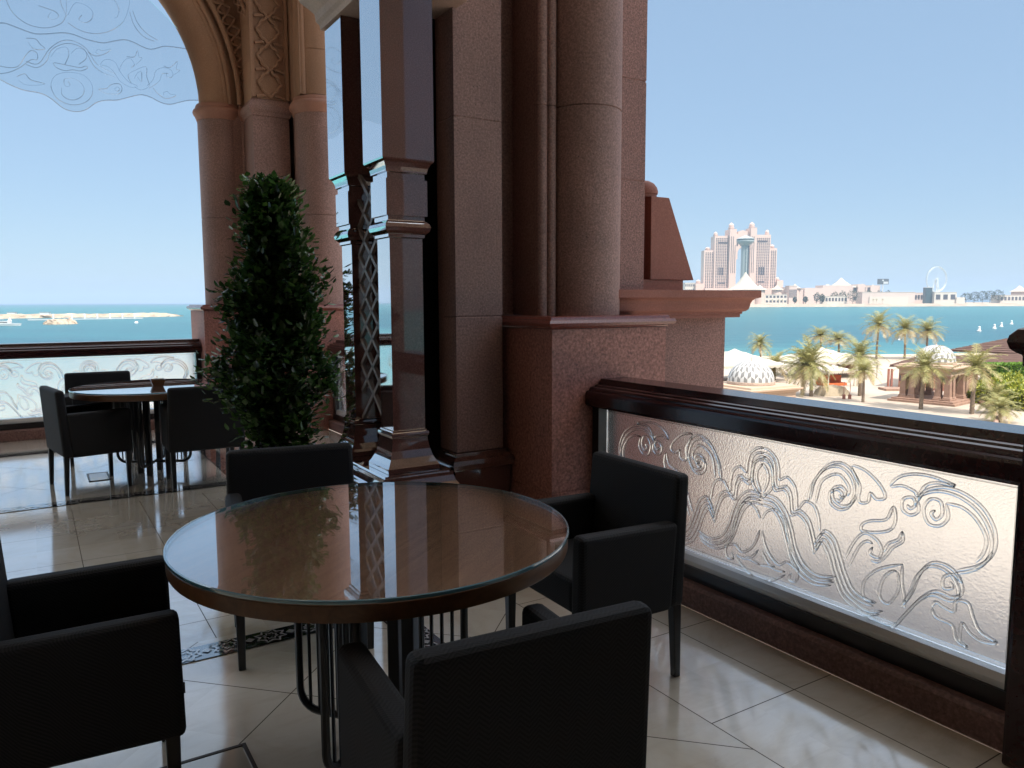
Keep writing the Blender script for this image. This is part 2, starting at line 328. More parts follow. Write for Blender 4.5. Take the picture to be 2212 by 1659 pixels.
RELIEF=[[(-0.004,0.812),(0.03,0.807),(0.068,0.778),(0.085,0.733),(0.09,0.689),(0.127,0.707),(0.164,0.68),(0.178,0.636),(0.185,0.582),(0.22,0.622),(0.263,0.615),(0.287,0.572),(0.296,0.516)],[(-0.005,0.791),(0.037,0.781),(0.062,0.746),(0.076,0.657),(0.125,0.667),(0.151,0.634),(0.163,0.568),(0.2,0.578),(0.24,0.552),(0.264,0.499),(0.284,0.429)],[(-0.004,0.757),(0.027,0.753),(0.049,0.727),(0.058,0.684),(0.048,0.638),(0.017,0.605),(0.005,0.589)],[(-0.0,0.742),(0.023,0.717),(0.031,0.684),(0.024,0.651),(0.006,0.615)],[(0.004,0.607),(0.075,0.605),(0.128,0.56),(0.162,0.49),(0.185,0.418),(0.227,0.357),(0.295,0.331),(0.374,0.348)],[(0.005,0.576),(0.066,0.572),(0.115,0.522),(0.147,0.443),(0.173,0.38),(0.223,0.326),(0.291,0.306),(0.369,0.324)],[(0.005,0.495),(0.03,0.535),(0.077,0.552),(0.12,0.523),(0.143,0.45),(0.164,0.369),(0.204,0.32)],[(0.284,0.471),(0.319,0.523),(0.365,0.501),(0.395,0.435),(0.42,0.377),(0.455,0.323),(0.505,0.303),(0.553,0.301)],[(0.281,0.428),(0.313,0.487),(0.351,0.447),(0.38,0.373),(0.419,0.303),(0.472,0.272),(0.524,0.258),(0.58,0.277)],[(0.602,0.689),(0.614,0.643),(0.597,0.6),(0.549,0.576),(0.483,0.565),(0.482,0.591),(0.514,0.612),(0.578,0.634),(0.602,0.689)],[(0.641,0.604),(0.645,0.567),(0.608,0.533),(0.585,0.496),(0.554,0.463),(0.524,0.46)],[(0.641,0.604),(0.628,0.57),(0.59,0.543),(0.575,0.508)],[(0.413,0.432),(0.452,0.516),(0.492,0.558),(0.542,0.547),(0.565,0.515),(0.554,0.48),(0.519,0.485),(0.527,0.512)],[(0.431,0.405),(0.47,0.496),(0.502,0.529),(0.527,0.526)],[(0.246,0.638),(0.263,0.716),(0.315,0.788),(0.377,0.813),(0.43,0.789),(0.455,0.731),(0.436,0.667),(0.394,0.642),(0.353,0.659),(0.348,0.701),(0.381,0.72),(0.405,0.701),(0.391,0.675),(0.374,0.684)],[(0.272,0.627),(0.291,0.714),(0.335,0.755),(0.379,0.763),(0.418,0.723),(0.414,0.686)],[(0.425,0.808),(0.488,0.8),(0.547,0.757),(0.569,0.716),(0.534,0.701),(0.509,0.719),(0.501,0.684),(0.47,0.673),(0.46,0.692),(0.463,0.74),(0.425,0.808)],[(0.587,0.762),(0.616,0.801),(0.675,0.825),(0.747,0.827),(0.82,0.811),(0.762,0.81),(0.72,0.792),(0.693,0.749),(0.678,0.762),(0.632,0.773),(0.587,0.762)],[(0.695,0.728),(0.714,0.768),(0.777,0.797),(0.852,0.791),(0.919,0.751),(0.958,0.685),(0.959,0.617),(0.918,0.557),(0.841,0.515)],[(0.793,0.743),(0.848,0.741),(0.896,0.711),(0.931,0.657),(0.928,0.608),(0.904,0.563)],[(0.793,0.743),(0.804,0.696),(0.777,0.659),(0.735,0.657),(0.716,0.704),(0.737,0.745),(0.772,0.746),(0.783,0.705),(0.762,0.677),(0.744,0.694),(0.757,0.71)],[(0.695,0.728),(0.697,0.692),(0.668,0.671),(0.637,0.686),(0.639,0.724),(0.672,0.738),(0.686,0.715),(0.667,0.695),(0.655,0.708)],[(0.648,0.481),(0.65,0.417),(0.662,0.359),(0.664,0.318)],[(0.648,0.481),(0.556,0.434),(0.501,0.37),(0.503,0.307),(0.547,0.296)],[(0.627,0.448),(0.638,0.382),(0.602,0.315),(0.565,0.335),(0.581,0.411),(0.627,0.448)],[(0.516,0.247),(0.566,0.233),(0.63,0.242),(0.673,0.302),(0.728,0.381),(0.777,0.42),(0.839,0.418),(0.866,0.449),(0.848,0.5),(0.806,0.524),(0.757,0.518),(0.716,0.467),(0.691,0.392),(0.663,0.335)],[(0.863,0.476),(0.835,0.498),(0.8,0.478),(0.802,0.441),(0.831,0.45),(0.823,0.471)],[(0.766,0.357),(0.779,0.38),(0.808,0.371),(0.842,0.369),(0.847,0.407),(0.887,0.413),(0.906,0.37),(0.931,0.329),(0.983,0.31),(0.94,0.297),(0.9,0.31),(0.871,0.336),(0.868,0.277),(0.891,0.259),(0.855,0.272),(0.838,0.317),(0.782,0.326),(0.766,0.357)],[(0.007,0.442),(0.026,0.384),(0.06,0.339),(0.103,0.318),(0.143,0.341),(0.194,0.317),(0.191,0.273),(0.156,0.27),(0.165,0.299)],[(0.011,0.352),(0.045,0.31),(0.08,0.3)],[(0.002,0.286),(0.051,0.296),(0.093,0.291),(0.134,0.295)],[(0.005,0.214),(0.064,0.234),(0.135,0.281)]]
VALANCE=[[(-0.077,4.274),(-0.024,4.279),(0.08,4.252),(0.213,4.222),(0.324,4.238),(0.465,4.273),(0.564,4.275),(0.691,4.245),(0.837,4.234),(0.927,4.262),(1.05,4.302),(1.14,4.293),(1.231,4.259),(1.324,4.246),(1.453,4.299),(1.565,4.309),(1.72,4.311)],[(-0.111,3.719),(-0.035,3.681),(0.084,3.641),(0.233,3.63),(0.327,3.588),(0.394,3.533),(0.463,3.491),(0.563,3.483),(0.651,3.518),(0.744,3.597),(0.834,3.635),(0.955,3.654),(1.08,3.703),(1.19,3.741),(1.283,3.73),(1.391,3.685),(1.487,3.676),(1.586,3.711),(1.686,3.746),(1.794,3.76)],[(0.335,3.714),(0.368,3.813),(0.442,3.863),(0.542,3.882),(0.642,3.869),(0.711,3.799),(0.716,3.687),(0.656,3.599),(0.552,3.55),(0.452,3.557),(0.371,3.609),(0.335,3.714)],[(0.433,3.712),(0.429,3.648),(0.469,3.606),(0.54,3.6),(0.615,3.649),(0.641,3.725),(0.609,3.792),(0.539,3.822),(0.466,3.803),(0.457,3.755),(0.483,3.727),(0.513,3.755),(0.494,3.784)],[(0.37,3.954),(0.395,3.911),(0.471,3.891),(0.543,3.91),(0.615,3.909),(0.682,3.946),(0.669,3.968),(0.617,3.944),(0.531,3.947),(0.461,3.952),(0.377,3.958)],[(0.352,4.013),(0.413,4.101),(0.499,4.131),(0.516,4.055),(0.475,3.954)],[(0.539,4.074),(0.599,4.139),(0.671,4.127),(0.678,4.049),(0.604,3.974)],[(-0.103,3.851),(-0.024,3.847),(0.057,3.875),(0.117,3.976),(0.176,4.047),(0.229,4.025),(0.225,3.962),(0.17,3.954),(0.07,3.862),(-0.027,3.801),(-0.108,3.774)],[(0.126,3.901),(0.221,3.884),(0.308,3.96),(0.356,4.076),(0.458,4.155),(0.573,4.174),(0.671,4.127),(0.736,3.994),(0.82,3.927),(0.938,3.896)],[(0.128,3.932),(0.237,3.926),(0.343,4.09),(0.46,4.19),(0.574,4.206),(0.686,4.145),(0.766,4.015),(0.881,3.952),(0.955,3.931)],[(0.81,4.006),(0.857,4.064),(0.947,4.059),(1.001,3.954),(1.073,3.866),(1.163,3.83),(1.1,3.808),(0.996,3.855),(0.926,3.959),(0.869,3.998),(0.817,3.999)],[(1.103,3.854),(1.076,3.932),(1.14,3.991),(1.259,4.05),(1.262,3.943),(1.281,3.846),(1.192,3.792),(1.132,3.825)],[(1.136,3.908),(1.17,3.97),(1.21,3.985),(1.205,3.885),(1.168,3.929)],[(1.257,3.843),(1.323,3.918),(1.36,4.023),(1.442,4.069),(1.521,4.047),(1.526,3.981),(1.469,3.973),(1.471,4.015)],[(1.279,3.821),(1.386,3.911),(1.422,3.999),(1.487,4.009)],[(1.442,4.086),(1.506,4.079),(1.59,4.159),(1.57,4.072),(1.61,4.061),(1.534,3.999)],[(0.781,3.744),(0.856,3.762),(0.903,3.81),(0.98,3.828),(1.007,3.775),(0.974,3.722),(0.898,3.711),(0.839,3.712),(0.781,3.744)],[(0.931,3.765),(0.963,3.793),(0.984,3.772),(0.96,3.744),(0.938,3.758)],[(1.319,3.835),(1.379,3.768),(1.458,3.736),(1.557,3.783),(1.492,3.791),(1.469,3.813),(1.429,3.799),(1.427,3.766)],[(0.037,3.765),(0.107,3.806),(0.158,3.751),(0.28,3.73),(0.196,3.703),(0.1,3.697),(0.049,3.736)],[(0.699,4.116),(0.77,4.087),(0.861,4.126),(0.923,4.184),(0.833,4.153),(0.804,4.165),(0.772,4.128),(0.801,4.108)],[(0.987,3.968),(1.038,4.073),(1.101,4.115),(1.144,4.057),(1.111,4.019)],[(1.071,4.127),(1.148,4.139),(1.182,4.21),(1.194,4.146),(1.225,4.135),(1.159,4.059)],[(0.142,4.164),(0.224,4.17),(0.262,4.123),(0.301,4.083),(0.204,4.067),(0.154,4.135)],[(-0.009,4.514),(0.036,4.403),(0.138,4.316),(0.258,4.291),(0.37,4.311),(0.471,4.375),(0.518,4.462)],[(0.528,4.386),(0.638,4.327),(0.783,4.32),(0.934,4.379),(1.06,4.497),(1.122,4.67),(1.129,4.736)],[(0.271,4.508),(0.353,4.493),(0.421,4.475),(0.446,4.433),(0.388,4.391),(0.348,4.415),(0.378,4.459)],[(0.518,4.462),(0.481,4.548),(0.47,4.608)],[(0.532,4.464),(0.581,4.567),(0.625,4.607),(0.711,4.592),(0.766,4.539),(0.747,4.457),(0.686,4.414),(0.63,4.435),(0.662,4.488)],[(0.519,4.477),(0.527,4.619)],[(1.126,4.606),(1.165,4.468),(1.252,4.369),(1.36,4.338)],[(1.157,4.628),(1.197,4.506),(1.285,4.407),(1.392,4.356)],[(0.981,4.707),(1.021,4.619),(1.001,4.535),(0.97,4.513)]]
# ================================================================ TERRACE (all coordinates a,b,z)
def sheet(mb,poly,z): mb.add([(x,y,z) for x,y in poly],[tuple(range(len(poly)))])
m=MB(); m.box(-8,2.565,-3,9.6,-.35,0); m.box(2.565,2.83,4.7,9.6,-.35,0); floor=struct(inL(m.build('floor',M['floor'])))
def star_ring(mb,cx,cy,r,wd,z,dx,dy):   # eight-pointed star outline lying flat
    n=16; o=[];i=[]
    for k in range(n):
        a=math.pi*2*k/n+math.pi/8; q=r*(1 if k%2==0 else .70); q2=max(q-wd,0.01)
        o.append((cx+q*math.cos(a),cy+q*math.sin(a),z)); i.append((cx+q2*math.cos(a),cy+q2*math.sin(a),z))
    mb.add(o+i,[(k,(k+1)%n,n+(k+1)%n,n+k) for k in range(n)])
def inlay(path,name):
    bd=MB(); st=MB(); w_=.068
    for (a0,b0),(a1,b1) in path:
        d=Vector((a1-a0,b1-b0)); ln=d.length; d/=ln; p=Vector((-d.y,d.x))*w_
        bd.add([(a0-p.x,b0-p.y,.004),(a1-p.x,b1-p.y,.004),(a1+p.x,b1+p.y,.004),(a0+p.x,b0+p.y,.004)],[(0,1,2,3)])
        k=int(ln/.17)
        for i in range(k):
            t=(i+.5)/k*ln; x,y=a0+d.x*t,b0+d.y*t
            star_ring(st,x,y,.072,.013,.008,d.x,d.y); star_ring(st,x,y,.036,.008,.008,d.x,d.y)
            q=(i+1)/k*ln
            if i<k-1:
                x,y=a0+d.x*q,b0+d.y*q; e=.022
                st.add([(x-d.x*e,y-d.y*e,.008),(x+d.y*e,y-d.x*e,.008),(x+d.x*e,y+d.y*e,.008),(x-d.y*e,y+d.x*e,.008)],[(0,1,2,3)])
    o=struct(inL(bd.build(name,M['ink']))); s=st.build('star_pattern',M['inlay'],o); return o
inlay([((-4,3.28),(1.418,3.28)),((1.35,3.212),(1.35,-1.5))],'floor_inlay')
inlay([((-5,6.36),(1.468,6.36)),((1.4,6.428),(1.4,8.632)),((1.332,8.7),(-5,8.7))],'floor_inlay')
def hatch(a0,a1,b0,b1,label):
    t=tthing('floor_hatch',label,'floor hatch',(a0+a1)/2,(b0+b1)/2); off=((a0+a1)/2,(b0+b1)/2,0); f=MB(); e=.012
    for q in ((a0,a1,b0,b0+e),(a0,a1,b1-e,b1),(a0,a0+e,b0+e,b1-e),(a1-e,a1,b0+e,b1-e)): f.box(*q,.001,.006)
    f.build('frame',M['bronze'],t,off); c=MB(); c.box(a0+e+.004,a1-e-.004,b0+e+.004,b1-e-.004,.001,.0045); c.build('cover',M['hatchcover'],t,off)
M['bronze']=plain('dark_bronze',(.05,.035,.025),.3,metal=.8)
M['hatchcover']=plain('marble_cover',(.50,.44,.36),.06,.8,IOR=2.0)
hatch(.33,.49,7.03,7.36,'small metal framed floor box flush in the marble by the far table')
hatch(.05,.52,2.02,2.50,'bronze framed square hatch flush in the marble under the near table')
M['backwall']=plain('dark_interior_glazing',(.13,.11,.10),.4)
# ---- enclosure above and behind
m=MB(); m.box(-8,3.0,-3,9.95,7.5,7.8); struct(inL(m.build('ceiling',M['ceiling'])))
bw=tthing('upper_storey','plain plaster upper storey rising over the terrace behind the viewer','building',-1,-2,7.8); m=MB(); m.box(-9,7,-9,1.0,7.8,17); m.build('wall',M['wall'],bw,(-1,-2,7.8))
m=MB(); m.box(-9,2.4,-3.4,-3,0,7.5); tag(inL(m.build('back_wall',M['backwall'])),'dark glazed interior wall closing the terrace behind the viewer','wall')
m=MB(); m.box(-8.4,-8,-3,9.6,0,7.5); tag(inL(m.build('side_wall',M['wall'])),'plain plaster wall closing the left end of the terrace','wall')
m=MB(); m.box(2.62,2.9,-3,.90,-.1,7.49); tag(inL(m.build('jamb_wall',M['wall'])),'plain plaster jamb wall just behind the newel post','wall')
# ---- rails ------------------------------------------------------------------------------
M['kerbstone']=granite('dark_kerb_granite',(.17,.085,.07),.55,.5,.3,scale=.36,pits=False)
RELIEF_C=2.215
def relief_paths(scale=1.0):
    out=[]
    extra=[[(x-.012,z-.017) for x,z in RELIEF[i]] for i in (1,4,5,7,8,14,18,25)]
    for cv in RELIEF+extra:
        for sg in (1,-1): out.append([(sg*x*scale,z) for x,z in smooth_curve(cv,6)])
    return out
def railing(name,label,fr,s0,s1,pat_centres,n0,stile0=True,stile1=True,scale=1.0,rad=.0064,group='glass balustrades between the stone piers'):
    # fr(n,s,z): n = outward distance, s = along the rail
    mid=(s0+s1)/2; base=fr(n0+.1,mid,0); t=tthing(name,label,'railing',base[0],base[1],0,group)
    def ext(poly,nm,mat,a=s0,b=s1,bev=0):
        mm=MB(); mm.extr([(p[0]+n0,p[1]) for p in poly],lambda n,z:fr(n,a,z),lambda n,z:fr(n,b,z)); return mm.build(nm,mat,t,base,bev)
    ext([(0,0),(.34,0),(.34,.115),(.012,.115),(0,.10)],'kerb',M['kerbstone'],bev=.006)
    ext([(.055,.115),(.20,.115),(.20,.178),(.055,.178)],'bottom_frame',M['railblack'])
    ext([(.07,.178),(.19,.178),(.19,.20),(.165,.225),(.08,.225),(.07,.20)],'sill',M['sill'])
    rl=[(.05,.865),(.05,.872),(.018,.876),(.008,.886),(.008,.94),(.012,.952),(.02,.958),(.034,.960),(.036,.968),(.044,.976),(.058,.980),(.072,.978),(.078,.986),(.09,.99),(.104,.992),(.118,1.02),(.30,1.02),(.325,1.008),(.335,.99),(.335,.93),(.31,.90),(.24,.885),(.24,.865)]
    ext(rl,'handrail',M['rail'])
    if stile0: ext([(.06,.178),(.19,.178),(.19,.865),(.06,.865)],'post',M['railblack'],s0,s0+.055*(1 if s1>s0 else -1))
    if stile1: ext([(.06,.178),(.19,.178),(.19,.865),(.06,.865)],'post',M['railblack'],s1-.055*(1 if s1>s0 else -1),s1)
    ga,gb=sorted((s0,s1)); ga+=.058; gb-=.058
    p=MB(); p.extr([(n0+.115,.226),(n0+.127,.226),(n0+.127,.864),(n0+.115,.864)],lambda n,z:fr(n,ga,z),lambda n,z:fr(n,gb,z)); pan=p.build('glass_panel',M['frosted'],t,base)
    r=MB()
    for c in pat_centres:
        for cv in relief_paths(scale):
            pts=[fr(n0+.1095,c+x,z) for x,z in cv if ga+.01<c+x<gb-.01]
            if len(pts)>2:
                nn_=len(pts); r.tube(pts,[rad*min(1,.35+.25*min(i,nn_-1-i)) for i in range(nn_)],8)
    for z in (.248,.845): r.tube([fr(n0+.1115,ga+.02,z),fr(n0+.1115,gb-.02,z)],.0028,6)
    for s in (ga+.02,gb-.02): r.tube([fr(n0+.1115,s,.25),fr(n0+.1115,s,.845)],.0028,6)
    r.build('scroll_relief',M['relief'],pan,(0,0,0) if False else base)
    return t
frR=lambda n,s,z:(n,s,z)
frL=lambda n,s,z:(s,n,z)
railing('glass_balustrade','dark wood railing with scrolled glass on the right of the near table',frR,1.12,3.355,[RELIEF_C],2.565)
railing('glass_balustrade','dark wood railing with scrolled glass glimpsed behind the potted tree',frR,4.745,8.49,[5.75,7.6],2.83)
railing('glass_balustrade','dark wood railing with scrolled glass facing the open sea at left',frL,-3.2,1.69,[.53,-1.95],9.58,scale=1.06,rad=.008)
# newel by the right edge
nw=tthing('newel_post','dark turned wood newel post with bulbous cap at the right edge','post',2.60,1.03)
m=MB(); m.box(2.495,2.705,.93,1.115,0,1.25); m.build('shaft',M['rail'],nw,(2.60,1.03,0),.012)
m=MB(); m.stack(2.495,2.705,.93,1.115,[(-.002,1.25),(.010,1.255),(.010,1.285),(.022,1.292),(.036,1.305),(.042,1.325),(.038,1.345),(.024,1.362),(.012,1.368),(.008,1.372),(.008,1.402),(-.01,1.408)]); m.build('cap',M['rail'],nw,(2.60,1.03,0),.004)
# ---- near pier ---------------------------------------------------------------------------
NB=(2.4,4.05,0)
pr=tthing('stone_pier','massive pink granite pier with round half column behind the near table','pier',*NB)
def P(mb,nm,mat,par=pr,off=NB,bev=0): return mb.build(nm,mat,par,off,bev)
def capmould(z): return [(0,z),(.004,z),(.012,z+.008),(.035,z+.014),(.042,z+.03),(.035,z+.046),(.015,z+.05),(.012,z+.062),(0,z+.066)]
m=MB(); m.stack(2.352,3.17,3.36,4.74,[(0,0),(0,.40),(-.004,.402),(-.004,.406),(0,.408),(0,1.30)]); P(m,'pedestal',M['granite_red'],bev=.004)
m=MB(); m.stack(2.352,3.17,3.36,4.74,capmould(1.302)); P(m,'pedestal_cap',M['cap'])
def col_prof(r,z0,z1,joints):
    pr_=[(r,z0)]
    for j in joints: pr_+=[(r,j-.006),(r-.006,j-.003),(r-.006,j+.003),(r,j+.006)]
    return pr_+[(r,z1)]
def halfcol(cx,cy,r,z0,z1,joints,par,off,n=48):
    mm=MB(); mm.lathe(col_prof(r,z0,z1,joints),cx,cy,n); return mm.build('column',M['granite'],par,off)
halfcol(2.872,3.775,.223,1.368,7.49,[2.56],pr,NB)
m=MB()
for (x,y,r) in ((2.555,3.76,.034),(2.615,3.75,.03)): m.lathe(col_prof(r,1.368,7.49,[2.56]),x,y,14)
P(m,'colonnette',M['granite'])
m=MB(); m.stack(1.998,2.30,3.78,4.32,[(0,.60),(0,1.36),(-.004,1.363),(-.004,1.367),(0,1.37),(0,2.44),(-.004,2.443),(-.004,2.447),(0,2.45),(0,7.49)]); P(m,'wall_shaft',M['granite'],bev=.004)
m=MB(); m.stack(1.998,2.30,3.78,4.32,[(.03,0),(.03,.5),(.045,.51),(.05,.535),(.045,.56),(.02,.58),(.02,.597),(-.02,.599)]); P(m,'wall_base',M['polished'])
m=MB(); m.stack(2.532,3.10,3.752,4.345,[(0,1.37),(0,7.49)]); m.stack(2.302,2.53,4.03,4.34,[(0,1.37),(0,7.49)]); P(m,'wall_core',M['granite'])
m=MB(); m.stack(3.102,3.346,3.76,4.36,[(0,1.30),(0,2.19),(-.004,2.194),(-.004,2.20),(0,2.204),(0,2.80),(-.004,2.804),(-.004,2.81),(0,2.814),(0,7.49)]); P(m,'outer_shaft',M['granite_dark'])
M['void']=plain('recess_shade_black',(.006,.0045,.004),.9,.05)  # near-black colour stands in for the shade of the deep gap
# paired polished pilasters with lattice
def pil(b0,b1):
    m=MB(); a0,a1=1.579,1.763
    prof=[(.055,.56),(.055,.585),(.045,.60),(.030,.63),(.018,.67),(.011,.71),(.008,.735),(.014,.742),(.016,.752),(.014,.762),(.006,.766),(.006,.775),(0,.777),
      (0,1.775),(.010,1.78),(.010,1.795),(.018,1.80),(.030,1.812),(.035,1.83),(.030,1.848),(.018,1.86),(.010,1.865),(.010,1.885),(.022,1.888),(.022,2.07),(.012,2.072),(.012,2.10),(.022,2.105),(.022,2.112),(.026,2.13),(.036,2.15),(.047,2.16),(.050,2.168),(.050,3.0)]
    m.stack(a0,a1,b0,b1,prof); P(m,'pilaster',M['polished'])
pil(3.70,3.86); pil(4.245,4.405)
m=MB(); m.stack(1.55,1.80,3.67,4.435,[(.12,0),(.12,.46),(.10,.465),(.10,.48),(.085,.50),(.075,.53),(.075,.548),(.06,.55),(.06,.558),(0,.559)]); P(m,'plinth',M['polished'])
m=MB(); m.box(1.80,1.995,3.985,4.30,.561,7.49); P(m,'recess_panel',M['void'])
m=MB(); lb0,lb1,z=3.875,4.23,.78; hw=(lb1-lb0)/2; lc=(lb0+lb1)/2
while z<2.0:
    for sg in (1,-1):
        m.bar((1.622,lc-sg*hw,z),(1.622,lc+sg*hw,z+.31),.022,.02,Vector((1,0,0)))
    z+=.155
P(m,'lattice',M['lattice'] if 'lattice' in M else M['polished'])
m=MB(); m.stack(1.55,1.99,3.66,4.45,[(.0,3.002),(.035,3.002),(.04,3.03),(.055,3.05),(.06,3.09),(.075,3.11),(.12,3.16),(.16,3.24),(.18,3.34),(.18,3.6),(.18,7.49)]); P(m,'capital',M['tanpink'])
# low outer wall with cornice and obelisk finial
lw=tthing('parapet_wall','low red granite parapet wall with a flared cornice beyond the pier','wall',3.7,4.1,0)
LB=(3.7,4.1,0)
m=MB(); m.box(3.172,4.166,3.82,4.50,-.6,1.345); m.build('wall',M['granite_dark'],lw,LB)
m=MB(); m.stack(3.10,4.05,3.82,4.50,[(.125,1.335),(.125,1.357),(.135,1.359),(.135,1.372),(.152,1.378),(.165,1.39),(.170,1.41),(.173,1.43),(.182,1.45),(.20,1.464),(.222,1.47),(.222,1.518),(0,1.521)]); m.build('cornice',M['redstone'],lw,LB)
ob=tthing('obelisk_finial','red stone wedge shaped finial with a round knob standing on the cornice','finial',3.65,4.0,1.522)
OB=(3.65,4.0,1.522)
m=MB(); m.box(3.44,3.80,3.87,4.22,1.522,1.59); m.build('neck',M['redstone'],ob,OB)
m=MB(); m.add([(3.495,3.86,1.59),(3.892,3.86,1.59),(3.892,4.28,1.59),(3.495,4.28,1.59),(3.492,3.86,2.13),(3.651,3.86,2.13),(3.651,4.14,2.13),(3.492,4.14,2.13)],[(0,3,2,1),(4,5,6,7),(0,1,5,4),(1,2,6,5),(2,3,7,6),(3,0,4,7)])
m.add([(3.40,3.937,1.59),(3.493,3.937,1.59),(3.493,4.24,1.59),(3.40,4.24,1.59),(3.40,3.937,2.13),(3.49,3.937,2.13),(3.49,4.12,2.13),(3.40,4.12,2.13)],[(0,3,2,1),(4,5,6,7),(0,1,5,4),(1,2,6,5),(2,3,7,6),(3,0,4,7)])
m.build('body',M['redstone'],ob,OB,.004)
m=MB(); m.lathe([(.092,2.131),(.092,2.15),(.098,2.153),(.101,2.17),(.094,2.195),(.074,2.222),(.042,2.24),(0,2.248)],3.515,3.97,28); m.build('knob',M['redstone'],ob,OB)
M['ledge']=plain('shaded_ledge_stone',(.34,.31,.295),.8)
# ledge below the right balustrade
m=MB(); m.box(2.91,4.35,-2,3.44,-.5,-.12); tag(inL(m.build('stone_ledge',M['ledge'])),'pale pink stone ledge running below the right balustrade','ledge')
# ---- far corner pier ---------------------------------------------------------------------
FB=(2.4,9.3,0)
fp=tthing('stone_pier','tall corner pier of clustered granite columns where the two balustrades meet','pier',*FB)
def F(mb,nm,mat,bev=0): return mb.build(nm,mat,fp,FB,bev)
m=MB(); m.box(1.70,3.32,9.40,10.25,0,1.355); m.box(2.62,3.32,8.50,9.398,0,1.353); m.box(2.20,2.618,8.96,9.398,0,1.35); F(m,'pedestal',M['granite_red'],.004)
m=MB(); m.stack(1.70,3.32,9.40,10.25,capmould(1.358)); m.stack(2.62,3.32,8.50,9.39,capmould(1.356)); m.stack(2.20,2.62,8.96,9.39,capmould(1.353)); F(m,'pedestal_cap',M['cap'])
def fcol(cx,cy,r,z1=3.62): 
    mm=MB(); mm.lathe(col_prof(r,1.42,z1,[2.42]),cx,cy,40); mm.build('column',M['granite'],fp,FB)
    k=MB(); q=r/.25; k.lathe([(r-.01,3.53),(r+.008,3.535),(r+.012,3.555),(r+.02,3.57),(r+.022,3.585),(r+.040,3.605),(r+.048,3.63),(r+.040,3.655),(r+.02,3.67),(r+.018,3.69),(r+.008,3.712),(r-.01,3.715)],cx,cy,40); k.build('capital',M['redtan'],fp,FB)
M['redtan']=granite('red_tan_stone',(.38,.18,.125),.7,.15,.15,pits=False)
fcol(2.03,9.66,.255); fcol(2.90,8.76,.255); 
for (x,y) in ((2.235,9.43),(2.30,9.405),(2.70,8.93),(2.76,8.91)): fcol(x,y,.028)
m=MB(); m.box(1.95,3.1,9.42,10.0,1.42,3.63); m.box(2.72,3.2,8.94,9.45,1.42,3.62); F(m,'wall_core',M['granite'])
m=MB(); m.stack(2.235,2.64,9.0,9.46,[(0,1.42),(0,2.41),(-.004,2.413),(-.004,2.417),(0,2.42),(0,3.52),(.012,3.53),(.02,3.56),(.04,3.59),(.045,3.63),(.03,3.66),(.012,3.69),(0,3.71)]); F(m,'pilaster',M['granite'])
# arches: sweep a section along the pointed arc, springing at z=3.75
def arch_pts(a_s,r,z0=3.75,n=18,half=1.27):
    c=a_s-r; out=[]; amax=math.acos(max(-1,min(1,((a_s-half)-c)/r)))
    for i in range(n+1):
        t=amax*i/n; out.append((c+r*math.cos(t),z0+r*math.sin(t)))
    return out
def ring(mb,r0,r1,a_s,b0,b1,side=0,n=20,cen=None):
    # solid ring between radii r0<r1 about the arc centre, both arms of the pointed arch
    R0=1.81; c=1.80-R0; half=1.80-.53
    for sg in (1,):
        def pt(r,t): 
            x=c+r*math.cos(t); return (x if sg==1 else 2*.53-x, 3.75+r*math.sin(t))
        vs=[];fs=[]
        for i in range(n+1):
            for r in (r0,r1):
                tm=math.acos(max(-1,min(1,(.53-c)/r))); t=tm*i/n
                x,z=pt(r,t); vs+= [(x,b0,z),(x,b1,z)]
        for i in range(n):
            p=i*4;q=p+4
            fs+=[(p,q,q+1,p+1),(p+2,p+3,q+3,q+2),(p,p+2,q+2,q),(p+1,q+1,q+3,p+3)]
        fs+=[(0,1,3,2)]
        mb.add(vs,fs,False)
AB=(.53,9.66,3.75)
ar=tthing('stone_arch','tan sandstone pointed arch with fretwork bands framing the sea view','arch',*AB)
def Q(mb,nm,mat): return mb.build(nm,mat,ar,AB)
m=MB(); R0=1.81; c0=-.01
for sg in (1,):
    pts=[]
    rr=R0+.255
    tm=math.acos((.53-c0)/rr)
    for i in range(25):
        t=tm*i/24; x=c0+rr*math.cos(t); pts.append((x if sg==1 else 1.06-x,9.66,3.70+rr*math.sin(t)))
    m.tube(pts,.253,28)
Q(m,'arch_roll',M['tan'])
m=MB()
for rr,bb,wd in ((2.06,9.42,.028),(2.10,9.395,.024),(2.20,9.37,.03),(2.44,9.13,.022),(2.49,9.10,.026)):
    for sg in (1,):
        tm=math.acos((.53-c0)/rr); pts=[]
        for i in range(29):
            t=tm*i/28; x=c0+rr*math.cos(t); pts.append((x if sg==1 else 1.06-x,bb,3.70+rr*math.sin(t)))
        m.tube(pts,wd,8)
Q(m,'arch_moulding',M['tan'])
m=MB(); ring(m,2.08,2.26,0,9.44,9.75); ring(m,2.26,3.9,0,9.40,9.7); Q(m,'arch_band',M['tan'])
m=MB(); ring(m,2.46,3.9,0,9.14,9.395); m.box(-1.9,.528,9.14,9.75,5.6,7.49); Q(m,'spandrel',M['tan'])
